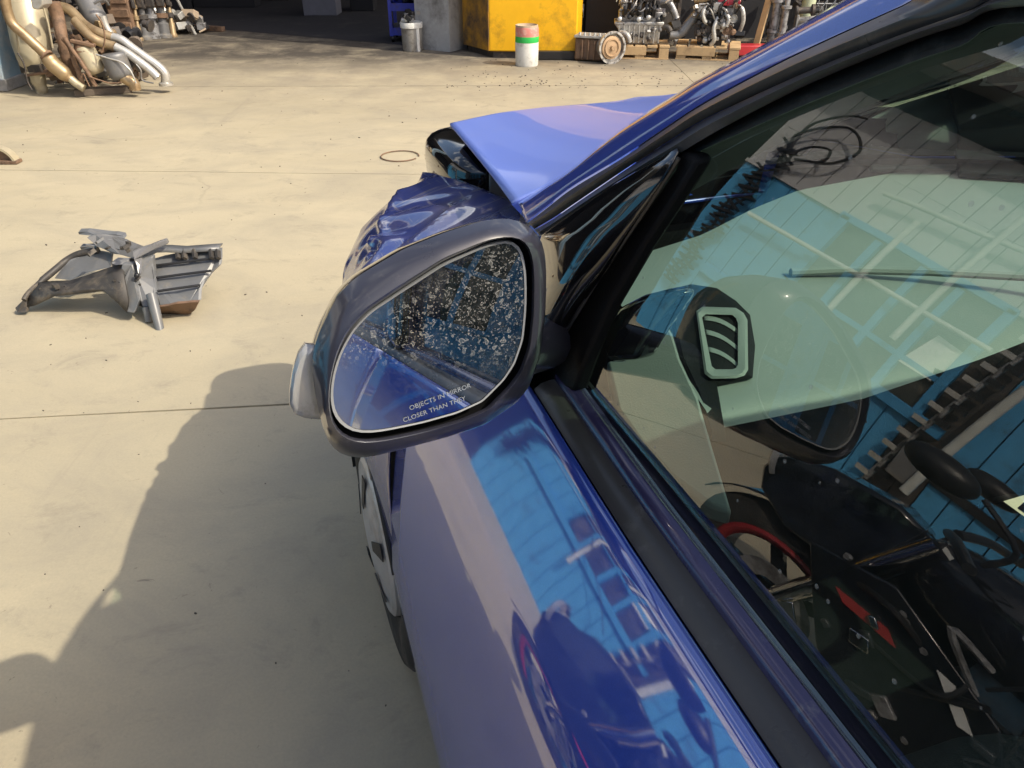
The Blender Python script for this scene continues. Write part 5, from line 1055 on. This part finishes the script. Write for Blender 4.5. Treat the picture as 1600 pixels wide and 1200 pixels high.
# brown gearbox and axles behind
gx = G(192, 66) + Vector((0, .2, 0)); bx = thing('gear_casing', 'brown finned gear casing standing behind the exhaust heap', 'gearbox', gx)
MB().box(gx + Vector((0, 0, .36)), (.30, .24, .72)).build('casing', RUST, bx, bevel=.03)
for k in range(4): MB().box(gx + Vector((0, -.125, .16 + .15 * k)), (.24, .03, .10)).build('fin', RUST, bx, bevel=.01)
MB().lathe(gx + Vector((.13, -.1, .1)), (.2, -1, 0), [(0, .03), (.05, .03), (.07, 0), (.08, -.05)], 16).build('drive_flange', IRON, bx)
for k, (px, py, r0, m, lb) in enumerate(((222, 64, .055, GREYM, 'grey driveshaft standing nearest the brown gear casing'), (235, 62, .07, ALU2, 'thick grey axle tube in the middle of the row'), (252, 61, .06, GREYM, 'greasy axle with a wide foot'), (266, 60, .03, TANP, 'thin tan square post at the end of the axles'), (213, 66, .025, TANP, 'thin tan rod next to the brown gear casing'))):
    c = G(px, py) + Vector((0, .12, 0)); tt = thing('axle', lb, 'axle', c, group='axles standing behind the exhausts')
    MB().lathe(c, (0.03, .06, 1), [(0, 0), (r0 * 1.6, 0), (r0 * 1.6, .03), (r0 * 1.2, .05), (r0 * 1.2, .16), (r0 * .8, .18), (r0 * .8, .9), (0, .9)], 14).build('shaft', m, tt, smooth=40)
    for z in (.22, .34, .5): MB().lathe(c + Vector((.03 * z, .06 * z, z)), (0.03, .06, 1), [(r0 * .8, 0), (r0 * 1.35, .01), (r0 * 1.35, .05), (r0 * .8, .06)], 14).build('collar', [IRON, m, RUST][k % 3], tt, smooth=40)
    MB().box(c + Vector((r0, -r0, .42)), (r0 * 1.5, .05, .12)).build('caliper', IRON, tt, bevel=.01)
junk(G(285, 56) + Vector((0, .2, 0)), (.6, .3, .34), 26, jr, [ALU, ALU2, IRON, SILV, CARD], 'scrap_heap', 'silvery small parts heaped beside the axles', 'scrap', zflat=.8)
s0 = G(306, 55); tag(MB().tube([s0, A(272, -10, s0.y + .35)], .018, 10).build('pole', SILV), 'thin white pole leaning on the scrap by the workshop opening', 'pole')
f0, f1 = G(302, 47), G(350, 50); tag(MB().bar(f0 + Vector((0, 0, .035)), f1 + Vector((0, 0, .035)), .07, .06).build('flat_bar', RUST, bevel=.004), 'rusty flat bar on the ground at the edge of the workshop shadow', 'bar')

# ---------------------------------------------------------------- broken wheel-arch liner on the concrete
LIN = mat('faded grey plastic', (0.145, 0.150, 0.156), 0.38, spec=0.6, grime=(0.20, 0.185, 0.16), gamt=0.3, gscale=16, var=0.3)
LIND = mat('muddy plastic back', (0.055, 0.05, 0.046), 0.55, grime=(0.15, 0.125, 0.095), gamt=0.4, gscale=18)
lc = G(240, 495); lin = thing('wheel_arch_liner', 'broken grey plastic wheel-arch liner lying on the sunlit concrete', 'car part', lc)
def z4(l, Y): return [A(a / 4.0, 330 + b / 4.0, Y + (d[0] if d else 0)) for a, b, *d in l]
Yl = G(250, 490).y
lr = random.Random(9)
def jag(pts, amp=4.0):
    out = []
    for i, p in enumerate(pts):
        q = pts[(i + 1) % len(pts)]; p3 = (p[0], p[1], p[2] if len(p) > 2 else 0); q3 = (q[0], q[1], q[2] if len(q) > 2 else 0)
        n_ = max(1, int(math.hypot(q3[0] - p3[0], q3[1] - p3[1]) / 45))
        for k in range(n_):
            t = k / n_; out.append((lerp(p3[0], q3[0], t) + lr.uniform(-amp, amp) * (k > 0), lerp(p3[1], q3[1], t) + lr.uniform(-amp, amp) * (k > 0), lerp(p3[2], q3[2], t) + lr.uniform(-.004, .004)))
    return out
def plate(name, pts, m, off, parent=lin, **k):
    return MB().prism(z4(jag(pts), Yl), off).build(name, m, parent, smooth=0, **k)
pnl = plate('ribbed_panel', [(950, 300, .16), (1080, 268, .18), (1225, 246, .2), (1372, 232, .2), (1372, 290, .16), (1366, 338, .13), (1310, 390, .1), (1268, 432, .06), (1243, 490, .02), (1240, 560, -.02), (1130, 575, -.04), (1000, 590, -.05), (980, 520, 0), (960, 420, .08)], LIN, (0.01, .012, 0), bevel=.003)
for (a, b, c), (d, e, f) in (((958, 342, .125), (1368, 290, .155)), ((965, 418, .07), (1320, 372, .10)), ((985, 500, 0), (1250, 462, .04))):
    q0, q1 = A(a / 4, 330 + b / 4, Yl + c - .012), A(d / 4, 330 + e / 4, Yl + f - .012)
    MB().tube([q0, q0.lerp(q1, .5) + Vector((0, -.004, .002)), q1], .0055, 8).build('rib', DARKP, pnl)
edge_ = z4([(890, 300, .1), (950, 262, .13), (1000, 240, .16), (1060, 238, .17), (1160, 245, .18), (1250, 238, .19), (1385, 228, .19)], Yl)
MB().loft([[p + Vector((0, -.03, .0)), p + Vector((0, -.02, .012)), p + Vector((0, .02, .012))][0:3] for p in edge_], False).build('top_lip', LIN, lin, solid=.004)
for a in (1110, 1150, 1215, 1320, 1360):
    MB().bar(A(a / 4, 330 + 244 / 4, Yl + .17), A(a / 4 + 1.5, 330 + 296 / 4, Yl + .13), .012, .02, (0, 1, 0)).build('tab', LIND, lin)
plate('bottom_lip', [(985, 600, -.06), (1100, 578, -.08), (1240, 568, -.06), (1215, 620, -.03), (1170, 655, .0), (1130, 640, .02), (1000, 650, .0)], mat('brown underside', (0.20, 0.12, 0.075), 0.7, grime=(.1, .07, .05), gamt=.4, gscale=20), (0.0, .02, 0.0))
plate('backing', [(690, 320, .09), (800, 300, .10), (905, 290, .12), (960, 300, .12), (985, 590, .0), (900, 610, -.02), (840, 560, 0), (770, 480, .03), (740, 400, .05)], LIND, (0, .012, 0))
plate('upright', [(880, 300, .06), (955, 280, .08), (962, 420, .04), (985, 590, -.05), (890, 605, -.06), (850, 480, -.02), (840, 350, .04)], LIN, (0, .03, 0), bevel=.006)
MB().tube(z4([(945, 520, -.05), (970, 620, -.09), (1000, 740, -.13), (1008, 800, -.155)], Yl), [.021, .020, .017, .012], 10).tube(z4([(1008, 800, -.155), (1015, 838, -.165)], Yl), [.012, .002], 10).build('spike', LIN, lin, smooth=50)
MB().tube(z4([(915, 600, -.06), (925, 640, -.07), (930, 690, -.08)], Yl), [.018, .017, .014], 10).build('peg', LIN, lin, smooth=50)
plate('strut_bracket', [(825, 255, .05), (1035, 175, .12), (1050, 205, .12), (880, 285, .06), (880, 390, .0), (862, 405, 0), (838, 300, .03)], SILV if False else mat('pale worn plastic edge', (0.17, 0.17, 0.175), 0.3), (0, .02, 0), bevel=.004)
plate('torn_upper', [(540, 165, .22), (600, 150, .24), (700, 165, .26), (780, 182, .24), (850, 220, .2), (905, 235, .16), (820, 262, .12), (835, 300, .08), (700, 262, .16), (600, 215, .2)], mat('shiny grey plastic', (0.15, 0.15, 0.15), 0.25, var=.3), (0, .02, .0), bevel=.004)
plate('torn_strip', [(490, 130, .3), (545, 128, .3), (770, 155, .3), (775, 175, .28), (560, 152, .28), (492, 145, .3)], LIN, (0, .03, .004))
plate('torn_strip', [(500, 225, .3), (600, 218, .28), (608, 240, .27), (505, 240, .3)], LIN, (0, .03, .004))
MB().tube(smooth_path(z4([(615, 245, .24), (500, 265, .24), (420, 305, .22), (340, 370, .16), (250, 445, .1), (175, 515, .03), (150, 555, 0)], Yl), 5), [.014] * 20 + [.010] * 11, 10).build('arch_edge', LIND, lin, smooth=60)
plate('arch_window', [(440, 300, .22), (600, 250, .26), (700, 270, .2), (690, 350, .14), (560, 380, .12), (440, 430, .1), (340, 420, .14)], LIN, (0, .015, 0))
MB().loft([z4([(240, 440, .1), (330, 435, .12), (440, 432, .1), (540, 400, .08), (640, 365, .08), (700, 345, .06), (760, 330, .04)], Yl), z4([(245, 455, .04), (340, 475, .03), (440, 478, .02), (540, 440, .02), (640, 420, .01), (700, 400, .0), (770, 400, -.02)], Yl), z4([(180, 530, .02), (300, 500, 0), (420, 505, -.02), (520, 490, -.03), (640, 488, -.03), (720, 520, -.05), (800, 560, -.06)], Yl), z4([(165, 600, 0), (210, 590, 0), (330, 530, -.02), (520, 512, -.03), (650, 500, -.03), (740, 580, -.06), (790, 632, -.08)], Yl)], False).build('arch_skirt', LIND, lin, smooth=40, solid=.008)
plate('inner_flap', [(760, 330, .02), (830, 330, .03), (845, 420, 0), (870, 560, -.06), (840, 640, -.08), (790, 632, -.08), (760, 560, -.05), (690, 480, -.03), (750, 440, 0)], LIN, (0, .03, 0), bevel=.005)
plate('clip', [(690, 325, .03), (720, 305, .05), (800, 308, .05), (795, 335, .03), (720, 338, .02)], mat('pale clip', (.20, .20, .20), .5), (0, .03, 0), bevel=.004)
plate('torn_tip', [(95, 605, 0), (140, 560, 0), (160, 520, .02), (170, 590, 0), (165, 632, -.02), (110, 632, -.02)], LIND, (0, .02, 0))
MB().ball(z4([(855, 402, -.01)], Yl)[0], .011, 10, 6).build('screw', BLK, lin)
for k in range(26):
    a_, b_ = lr.choice([(lr.uniform(250, 700), lr.uniform(430, 490)), (lr.uniform(700, 900), lr.uniform(310, 600)), (lr.uniform(560, 900), lr.uniform(180, 260)), (lr.uniform(950, 1240), lr.uniform(560, 620))])
    MB().box(z4([(a_, b_, lr.uniform(-.02, .05))], Yl)[0], (lr.uniform(.008, .035), lr.uniform(.006, .02), lr.uniform(.006, .02)), Matrix.Rotation(lr.uniform(-.6, .6), 3, 'Y') @ Matrix.Rotation(lr.uniform(0, 3), 3, 'Z')).build('shard', lr.choice([LIN, LIND, LIND]), lin, smooth=0)
# old brake shoe at the left edge, wire ring by the car
bs = G(6, 255); bt = thing('brake_shoe', 'worn brown brake shoe lying at the left edge of the yard', 'car part', bs)
MB().loft([[bs + Vector((-.02 + r0 * math.cos(a), .0 + y, r0 * math.sin(a) * .95)) for r0, y in ((.115, -.03), (.115, .03), (.10, .03), (.10, -.03))] for a in [R(8 + 164 * k / 18) for k in range(19)]], True, True, True).build('lining', CREAM, bt, smooth=40)
MB().prism([bs + Vector((-.02 + .102 * math.cos(R(8 + 164 * k / 18)), 0, .102 * math.sin(R(8 + 164 * k / 18)) * .95)) for k in range(19)] , (0, .012, 0)).build('web', RUST, bt, smooth=0)
MB().lathe(bs + Vector((-.05, -.005, .035)), (0, -1, 0), [(0, .004), (.016, .004), (.018, 0)], 12).build('pin_hole', BLK, bt)
MB().box(bs + Vector((-.02, 0, .012)), (.25, .07, .02)).build('foot_plate', RUST, bt, bevel=.003)
wr = G(625, 245); tag(MB().tube([wr + Vector((.125 * math.cos(k * math.pi / 20), .125 * math.sin(k * math.pi / 20), .006)) for k in range(38)], .004, 6, True).build('wire_ring', RUST), 'thin loop of wire on the concrete beside the crumpled car', 'wire')
# ---------------------------------------------------------------- left of the camera: blue boarded workshop, seen in the car's glass
BLUEB = mat('blue boards', (0.07, 0.33, 0.62), 0.6, var=0.18, scale=6, grime=(0.05, 0.13, 0.22), gamt=0.22, gscale=5)
GREYB = mat('grey boards', (0.50, 0.51, 0.54), 0.65, var=0.12, scale=5)
BLUEF = mat('blue frame paint', (0.06, 0.30, 0.58), 0.5, var=0.12)
PALE = mat('pale batten', (0.80, 0.81, 0.80), 0.6, var=0.08)
DKGL = mat('grimy window glass', (0.05, 0.055, 0.05), 0.25, grime=(0.14, 0.13, 0.11), gamt=0.4, gscale=5)
WX = -4.7
bw = thing('blue_workshop', 'blue and grey boarded workshop on the left, reflected in the car window', 'building', (WX - 1.5, 2, 0))
MB().box((WX - .16, -0.5, 2.0), (0.12, 8.7, 4.0)).build('wall_core', mat('dark sheathing', (0.03, 0.05, 0.08), 0.8), bw, smooth=0)
MB().box((WX - .09, 1.4, 2.85), (0.01, 4.9, 1.12)).build('pale_backing', PALE, bw, smooth=0)
def board(name, y, z0, z1, m): MB().box((WX - .03 + 0.004 * mnoise.noise(Vector((y * 9, z0, 0))), y, (z0 + z1) / 2), (0.03, 0.150, z1 - z0)).build(name, m, bw, smooth=0)
y = 3.77
while y > -2.0:
    inwin = 1.62 < y < 2.86
    if inwin: board('blue_board', y, 0.0, 0.98, BLUEB)
    elif 1.22 < y <= 1.62: board('dark_board', y, 0.0, 2.25, IRON)
    else:
        board('blue_board', y, 0.0, 0.61 if y < 1.3 else 1.12, BLUEB); board('blue_board', y, 0.70 if y < 1.3 else 1.124, 2.25, BLUEB)
    for z0, z1 in ((2.30, 2.78), (2.784, 3.42)): board('grey_board', y, z0, z1, GREYB)
    y -= 0.160
MB().box((WX - .012, 0.9, 2.275), (0.05, 5.9, 0.04)).build('rail', GREYB, bw, smooth=0)
MB().box((WX - .0, 0.4, .655), (0.05, 1.75, 0.085)).build('kick_rail', BLK, bw, smooth=0)
# big barred window
wn = MB().box((WX - .05, 2.24, 1.62), (0.02, 1.22, 1.30)).build('window', DKGL, bw, smooth=0)
MB().box((WX, 2.45, 1.03), (0.10, 2.1, 0.11)).build('sill', BLUEF, wn, bevel=.004)
for y_ in (2.86, 1.60): MB().box((WX, y_, 1.63), (0.07, 0.07, 1.28)).build('frame', BLUEF, wn, bevel=.004)
MB().box((WX, 2.24, 2.26), (0.07, 1.34, 0.07)).build('frame', BLUEF, wn, bevel=.004)
for y_ in (2.56, 2.20, 1.93): MB().box((WX - .015, y_, 1.63), (0.05, 0.055, 1.16)).build('mullion', BLUEF, wn, bevel=.003)
MB().box((WX - .012, 2.24, 1.42), (0.05, 1.2, 0.055)).build('mullion', BLUEF, wn, bevel=.003)
MB().add([(WX + .01, 1.90, 1.37), (WX + .012, 1.82, 1.76), (WX + .01, 1.57, 1.74), (WX + .012, 1.62, 1.52), (WX + .014, 1.70, 1.50), (WX + .012, 1.66, 1.38)], [(0, 1, 2, 3, 4, 5)]).build('taped_paper', PALE, wn, smooth=0)
POLEM = mat('pale painted tube', (0.58, 0.60, 0.58), 0.4)
for a, b, lb in (((WX + .12, 3.42, 1.78), (WX + .12, 1.5, 1.87), 'level pale tube across the barred window'), ((WX + .16, 2.44, 0.75), (WX + .16, 2.40, 2.5), 'upright pale tube with an end cap before the barred window'), ((WX + .10, 2.75, 2.60), (WX + .10, 1.3, 2.78), 'level pale tube above the barred window'), ((WX + .14, 1.98, 1.5), (WX + .14, 1.95, 3.0), 'tall pale tube right of the window middle'), ((WX + .18, 1.33, 0.42), (WX + .18, 1.20, 1.75), 'thick pale tube beside the clip rail')):
    tag(MB().tube([a, b], .024 if 'thick' not in lb else .034, 12).build('steel_tube', POLEM), lb, 'tube', 'tubes propped before the blue workshop')
# roof with a deep eave
MB().prism([(WX + .52, 3.92, 3.78), (WX + .52, -4.8, 3.78), (WX - 5, -4.8, 4.7), (WX - 5, 3.92, 4.7)], (0, 0, .10)).build('roof', ROOFM, bw, smooth=0)
MB().box((WX + .53, -0.45, 3.80), (0.03, 8.7, 0.22)).build('fascia', IRON, bw, smooth=0)
tag(MB().tube(smooth_path([(-4.5, *q) for q in ((2.82, 1.44), (2.55, 1.33), (2.32, 1.2), (2.04, 1.02), (1.85, 0.85), (1.75, 0.73))], 5), .008, 6).build('loose_cable', BLK), 'single black cable sagging across the barred window', 'cable')
# shaded blue wall with windows behind the photographer, seen in the wing mirror
rw = thing('rear_wall', 'shaded blue wall with dark windows behind the photographer, seen in the wing mirror', 'wall', (-.6, -4.6, 0))
MB().box((-.7, -4.72, 1.75), (8.0, .10, 3.5)).build('wall_core', BLUEB, rw, smooth=0)
for k in range(6):
    x = -3.9 + 1.25 * k
    wq = MB().box((x, -4.665, 1.75), (.86, .02, 1.5)).build('window', DKGL, rw, smooth=0)
    for q in (-.45, 0, .45): MB().box((x + q, -4.645, 1.75), (.07, .05, 1.56)).build('frame', BLUEF, wq, smooth=0)
    for q in (-.77, .05, .77): MB().box((x, -4.64, 1.75 + q), (.97, .045, .07)).build('frame', BLUEF, wq, smooth=0)
# hanging string of clipped cable at the wall's end
ch = thing('cable_string', 'black clipped cable string hanging by the end of the blue wall', 'cable', (WX + .06, 3.6, 0.7))
cr = random.Random(5)
for k in range(34):
    z = .70 + k * .057; y_ = 3.66 - .10 * (z - .7) / 1.9 + .03 * math.sin(k * .8)
    MB().box((WX + .09, y_, z), (.06, .19 if k % 2 else .11, .026), Matrix.Rotation(cr.uniform(-.5, .5), 3, 'X')).build('clip', BLK, ch)
for q in (-.03, .03): MB().tube([(WX + .08, 3.66 + q - .10 * k / 20 + .03 * math.sin(k * 1.35), .68 + k * .1) for k in range(20)], .011, 8).build('cable', BLK, ch)
MB().tube(smooth_path([(WX + .1, 3.52, 2.5), (WX + .1, 3.62, 2.72), (WX + .1, 3.36, 3.0), (WX + .1, 3.14, 2.86), (WX + .1, 3.22, 2.62), (WX + .1, 3.45, 2.5)], 6), .013, 8).tube(smooth_path([(WX + .12, 3.52, 2.5), (WX + .12, 3.44, 2.66), (WX + .12, 3.30, 2.72), (WX + .12, 3.28, 2.58), (WX + .12, 3.46, 2.48)], 6), .012, 8).tube(smooth_path([(WX + .1, 3.55, 2.5), (WX + .1, 3.6, 2.85), (WX + .1, 3.44, 3.1), (WX + .1, 3.3, 3.16)], 6), .011, 8).build('loop', BLK, ch)
# clip rail right of the window
cl = thing('clip_rail', 'upright rail of grey clips and connectors on dark boards', 'rail', (WX + .05, 1.42, .2))
MB().tube([(WX + .06, 1.60, .2), (WX + .06, 1.34, 2.2)], .02, 8).build('rail', ALU2, cl)
for k in range(22):
    z = .25 + .088 * k; y_ = 1.60 - .26 * (z - .2) / 2
    MB().box((WX + .08, y_ + (.05 if k % 2 else -.05), z), (.05, .09, .05)).build('clip', SILV if k % 2 else BLK, cl)
MB().box((WX + .12, 1.40, .62), (.08, .20, .30)).build('control_box', GREYM, cl, bevel=.01)
# dark open bay beyond, and the blue column at its far side (edge of the photograph)
bay2 = thing('open_bay', 'dark open bay between the blue workshop and the blue column', 'building', (-7, 5.5, 0))
wallbox('back_wall', SHADEBLK, bay2, (-8.6, 3.8, 0), (-8.6, 13.2, 0), 3.7, .2)
wallbox('end_wall', SHADEBLK, bay2, (-8.5, 13.2, 0), (-5.0, 13.2, 0), 3.7, -.2)
MB().prism([(-4.55, 3.95, 3.75), (-4.55, 12.2, 3.75), (-8.9, 13.4, 3.75), (-8.9, 3.95, 3.75)], (0, 0, .12)).build('roof', ROOFM, bay2, smooth=0)
MB().add([(-4.9, 3.9, .005), (-8.5, 3.9, .005), (-8.5, 7.1, .005), (-4.9, 7.1, .005)], [(0, 1, 2, 3)]).build('bay_floor', SHADEFLOOR, bay2, smooth=0)
cb0 = A(14, 140, 7.28)
col = thing('blue_column', 'pale blue column at the far left edge beside the exhaust heap', 'column', (cb0.x - .2, 7.42, 0))
MB().box((cb0.x - .21, 7.40, 1.88), (.42, .30, 3.76)).build('shaft', mat('pale scuffed blue', (0.25, 0.38, 0.50), .6, grime=(.5, .52, .52), gamt=.5, gscale=2.5), col, bevel=.01)
MB().box((cb0.x - .21, 7.40, .05), (.46, .34, .10)).build('plinth', WHW, col, bevel=.01)
junk(Vector((-4.75, 8.1, 0)), (.5, .6, 1.2), 20, jr, [IRON, BLK, RUST], 'scrap_heap', 'dark scrap behind the blue column', 'scrap', zflat=.9)

# ---------------------------------------------------------------- motorcycle parked left of the photographer (seen in the glass)
bk = thing('motorcycle', 'black motorcycle with a red front rim, reflected in the car window', 'motorcycle', (-1.2, 0.1, 0))
BKP = mat('black bike paint', (0.012, 0.014, 0.018), 0.12, coat=1.0)
BKG = mat('graphite bike parts', (0.05, 0.056, 0.065), 0.35, metal=.4, grime=(.12, .11, .10), gamt=.25, gscale=20)
CHR = mat('chrome', (0.75, 0.76, 0.78), 0.08, metal=1.0, rvar=.03)
bx_ = -1.2
def B(y, z, x=0.0): return Vector((bx_ + x, y, z))
REDR = mat('dull red rim', (0.28, 0.018, 0.025), 0.4)
for yc, rimm, wd in ((0.75, BKP, .06), (-0.58, BKP, .08)):
    t_ = MB().lathe(B(yc, .31, -wd), (1, 0, 0), [(.215, 0), (.25, -.005), (.29, .02), (.31, wd), (.29, 2 * wd - .02), (.25, 2 * wd + .005), (.215, 2 * wd)], 40).build('tyre', TYRE, bk, smooth=50)
    MB().lathe(B(yc, .31, -wd * .9), (1, 0, 0), [(.19, 0), (.222, 0), (.222, 2 * wd * .9), (.19, 2 * wd * .9), (.19, 0)], 40).build('rim', rimm, t_, smooth=40)
    for k in range(5):
        a = 2 * math.pi * k / 5; MB().bar(B(yc, .31), B(yc + .2 * math.cos(a), .31 + .2 * math.sin(a)), .04, .03, (1, 0, 0)).build('spoke', rimm, t_)
    MB().lathe(B(yc, .31, wd + .012), (1, 0, 0), [(.07, 0), (.125, 0), (.125, .005), (.07, .005), (.07, 0)], 32).build('brake_disc', ALU2, t_, smooth=30)
MB().loft([[B(.75 + r0 * math.cos(a), .31 + r0 * math.sin(a), x) for r0, x in ((.224, .058), (.205, .066), (.186, .058))] for a in [R(-40 + 175 * k / 24) for k in range(25)]], False).build('rim_stripe', REDR, bk, solid=.002)
for s_ in (-1, 1): MB().tube([B(.75, .31, s_ * .09), B(.62, .58, s_ * .09), B(.50, .88, s_ * .09)], [.028, .03, .022], 12).build('fork_leg', CHR if s_ > 0 else BKG, bk)
MB().grid(lambda a, b: B(.75 + .335 * math.cos(lerp(.55, 2.7, a)), .31 + .335 * math.sin(lerp(.55, 2.7, a)), lerp(-.07, .07, b)), 14, 4).build('mudguard', BKP, bk, solid=.004)
def ell(c, r, e=.8): return [[B(c[0] + r[0] * math.copysign(abs(math.sin(math.pi * i / 14)) ** e, 1) * math.copysign(abs(math.cos(2 * math.pi * k / 24)) ** e, math.cos(2 * math.pi * k / 24)), c[1] + r[1] * math.copysign(abs(math.cos(math.pi * i / 14)) ** e, math.cos(math.pi * i / 14)), r[2] * math.copysign(abs(math.sin(math.pi * i / 14)) ** e, 1) * math.copysign(abs(math.sin(2 * math.pi * k / 24)) ** e, math.sin(2 * math.pi * k / 24))) for k in range(24)] for i in range(15)]
MB().loft([[B(y_, z0, -w_), B(y_ - .02, z1, -w_ * .6), B(y_ - .02, z1, w_ * .6), B(y_, z0, w_)] for y_, z0, z1, w_ in ((.92, .70, .76, .05), (.88, .64, .80, .10), (.78, .60, .86, .13), (.62, .62, .90, .12), (.55, .68, .88, .09))], True, True, True).build('headlamp_fairing', BKP, bk, smooth=20, bevel=.012)
MB().lathe(B(.895, .74), (0, 1, -.2), [(0, .02), (.06, .015), (.085, 0), (.09, -.02)], 20).build('headlamp', CLEAR, bk)
MB().loft(ell((.25, .80), (.30, .14, .13))).build('fuel_tank', BKP, bk, smooth=60)
MB().loft(ell((-.28, .80), (.34, .05, .12), .7)).build('seat', RUBBER, bk, smooth=60)
MB().loft(ell((-.62, .84), (.22, .06, .08), .8)).build('tail_fairing', BKP, bk, smooth=60)
MB().box(B(.16, .42), (.26, .40, .34)).build('engine', BKG, bk, bevel=.04)
for k in range(6): MB().box(B(.20, .46 + .028 * k), (.29, .26, .012)).build('engine_fin', BKG, bk)
MB().lathe(B(.10, .36, .13), (1, 0, 0), [(0, .03), (.08, .03), (.10, .01), (.11, 0)], 20).build('clutch_cover', BKG, bk)
for s_ in (-1, 1):
    MB().prism([B(.70, .64, s_ * .15), B(.50, .72, s_ * .16), B(.22, .60, s_ * .165), B(.10, .34, s_ * .16), B(.42, .22, s_ * .16), B(.58, .36, s_ * .16)], (s_ * .012, 0, 0)).build('side_fairing', BKP, bk, bevel=.006)
    MB().prism([B(.60, .585, s_ * .17), B(.47, .60, s_ * .176), B(.44, .57, s_ * .176), B(.57, .56, s_ * .17)], (s_ * .006, 0, 0)).build('red_flash', REDP, bk)
    MB().prism([B(.36, .61, s_ * .178), B(.32, .61, s_ * .178), B(.25, .53, s_ * .178), B(.28, .52, s_ * .178)], (s_ * .004, 0, 0)).build('pale_flash', PALE, bk)
    MB().tube(smooth_path([B(.50, .92, s_ * .05), B(.46, .94, s_ * .2), B(.40, .93, s_ * .34)], 4), .014, 10).build('handlebar', BKG, bk)
    MB().tube(smooth_path([B(.40, .94, s_ * .24), B(.37, 1.02, s_ * .26), B(.46, 1.08, s_ * .28)], 4), .007, 8).build('mirror_stalk', BKG, bk)
    MB().loft([[p + Vector((s_ * .30, 0, .28)) for p in r_] for r_ in ell((.54, .80), (.075, .04, .05), .9)]).build('bike_mirror', BLK, bk, smooth=60)
    MB().box(B(.0, .30, s_ * .2), (.09, .03, .03)).build('foot_peg', CHR, bk, bevel=.004)
MB().prism([B(.72, .36, .115), B(.68, .40, .115), B(.60, .24, .115), B(.62, .22, .115), B(.68, .26, .115)], (.01, 0, 0)).build('brake_caliper', CHR, bk, bevel=.004)
MB().tube(smooth_path([B(.30, .24, .12), B(.1, .2, .16), B(-.3, .26, .18), B(-.62, .40, .2)], 6), [.025] * 8 + [.045] * 11, 14).build('exhaust', BKG, bk)
MB().tube([B(.05, .24, -.1), B(.0, .12, -.2), B(-.02, .012, -.27)], .012, 8).build('side_stand', BKG, bk)
for a, b in (((.10, .55), (-.58, .31)), ((.50, .88), (.0, .62)), ((.0, .72), (-.55, .78))): MB().tube([B(*a, .07), B(*b, .07)], .022, 10).tube([B(*a, -.07), B(*b, -.07)], .022, 10).build('frame_tube', BKG, bk)
kr = random.Random(21)
for k in range(26):
    y_, z_ = kr.uniform(-.35, .62), kr.uniform(.2, .7)
    MB().box(B(y_, z_, .168 + kr.uniform(0, .02)), (.02, kr.uniform(.02, .07), kr.uniform(.015, .05)), Matrix.Rotation(kr.uniform(-.8, .8), 3, 'X')).build('bracket', kr.choice([BKG, BKG, IRON, ALU2, CHR]), bk, bevel=.004)
for k in range(14):
    y_, z_ = kr.uniform(-.3, .6), kr.uniform(.25, .85)
    MB().tube(smooth_path([B(y_, z_, .16), B(y_ + kr.uniform(-.15, .15), z_ + kr.uniform(-.12, .12), .2), B(y_ + kr.uniform(-.25, .25), z_ + kr.uniform(-.2, .1), .15)], 5), kr.choice([.005, .007, .01]), 6).build('cable', kr.choice([BLK, BKG, BLK, ALU2]), bk)
for k in range(16):
    y_, z_ = kr.uniform(-.5, .7), kr.uniform(.22, .75)
    MB().lathe(B(y_, z_, .17), (1, 0, 0), [(0, .012), (.008, .012), (.010, .004), (.010, -.01)], 6).build('bolt', ALU2, bk, smooth=0)
MB().box(B(.44, .86, .03), (.02, .03, .012)).build('yellow_tab', YEL, bk)
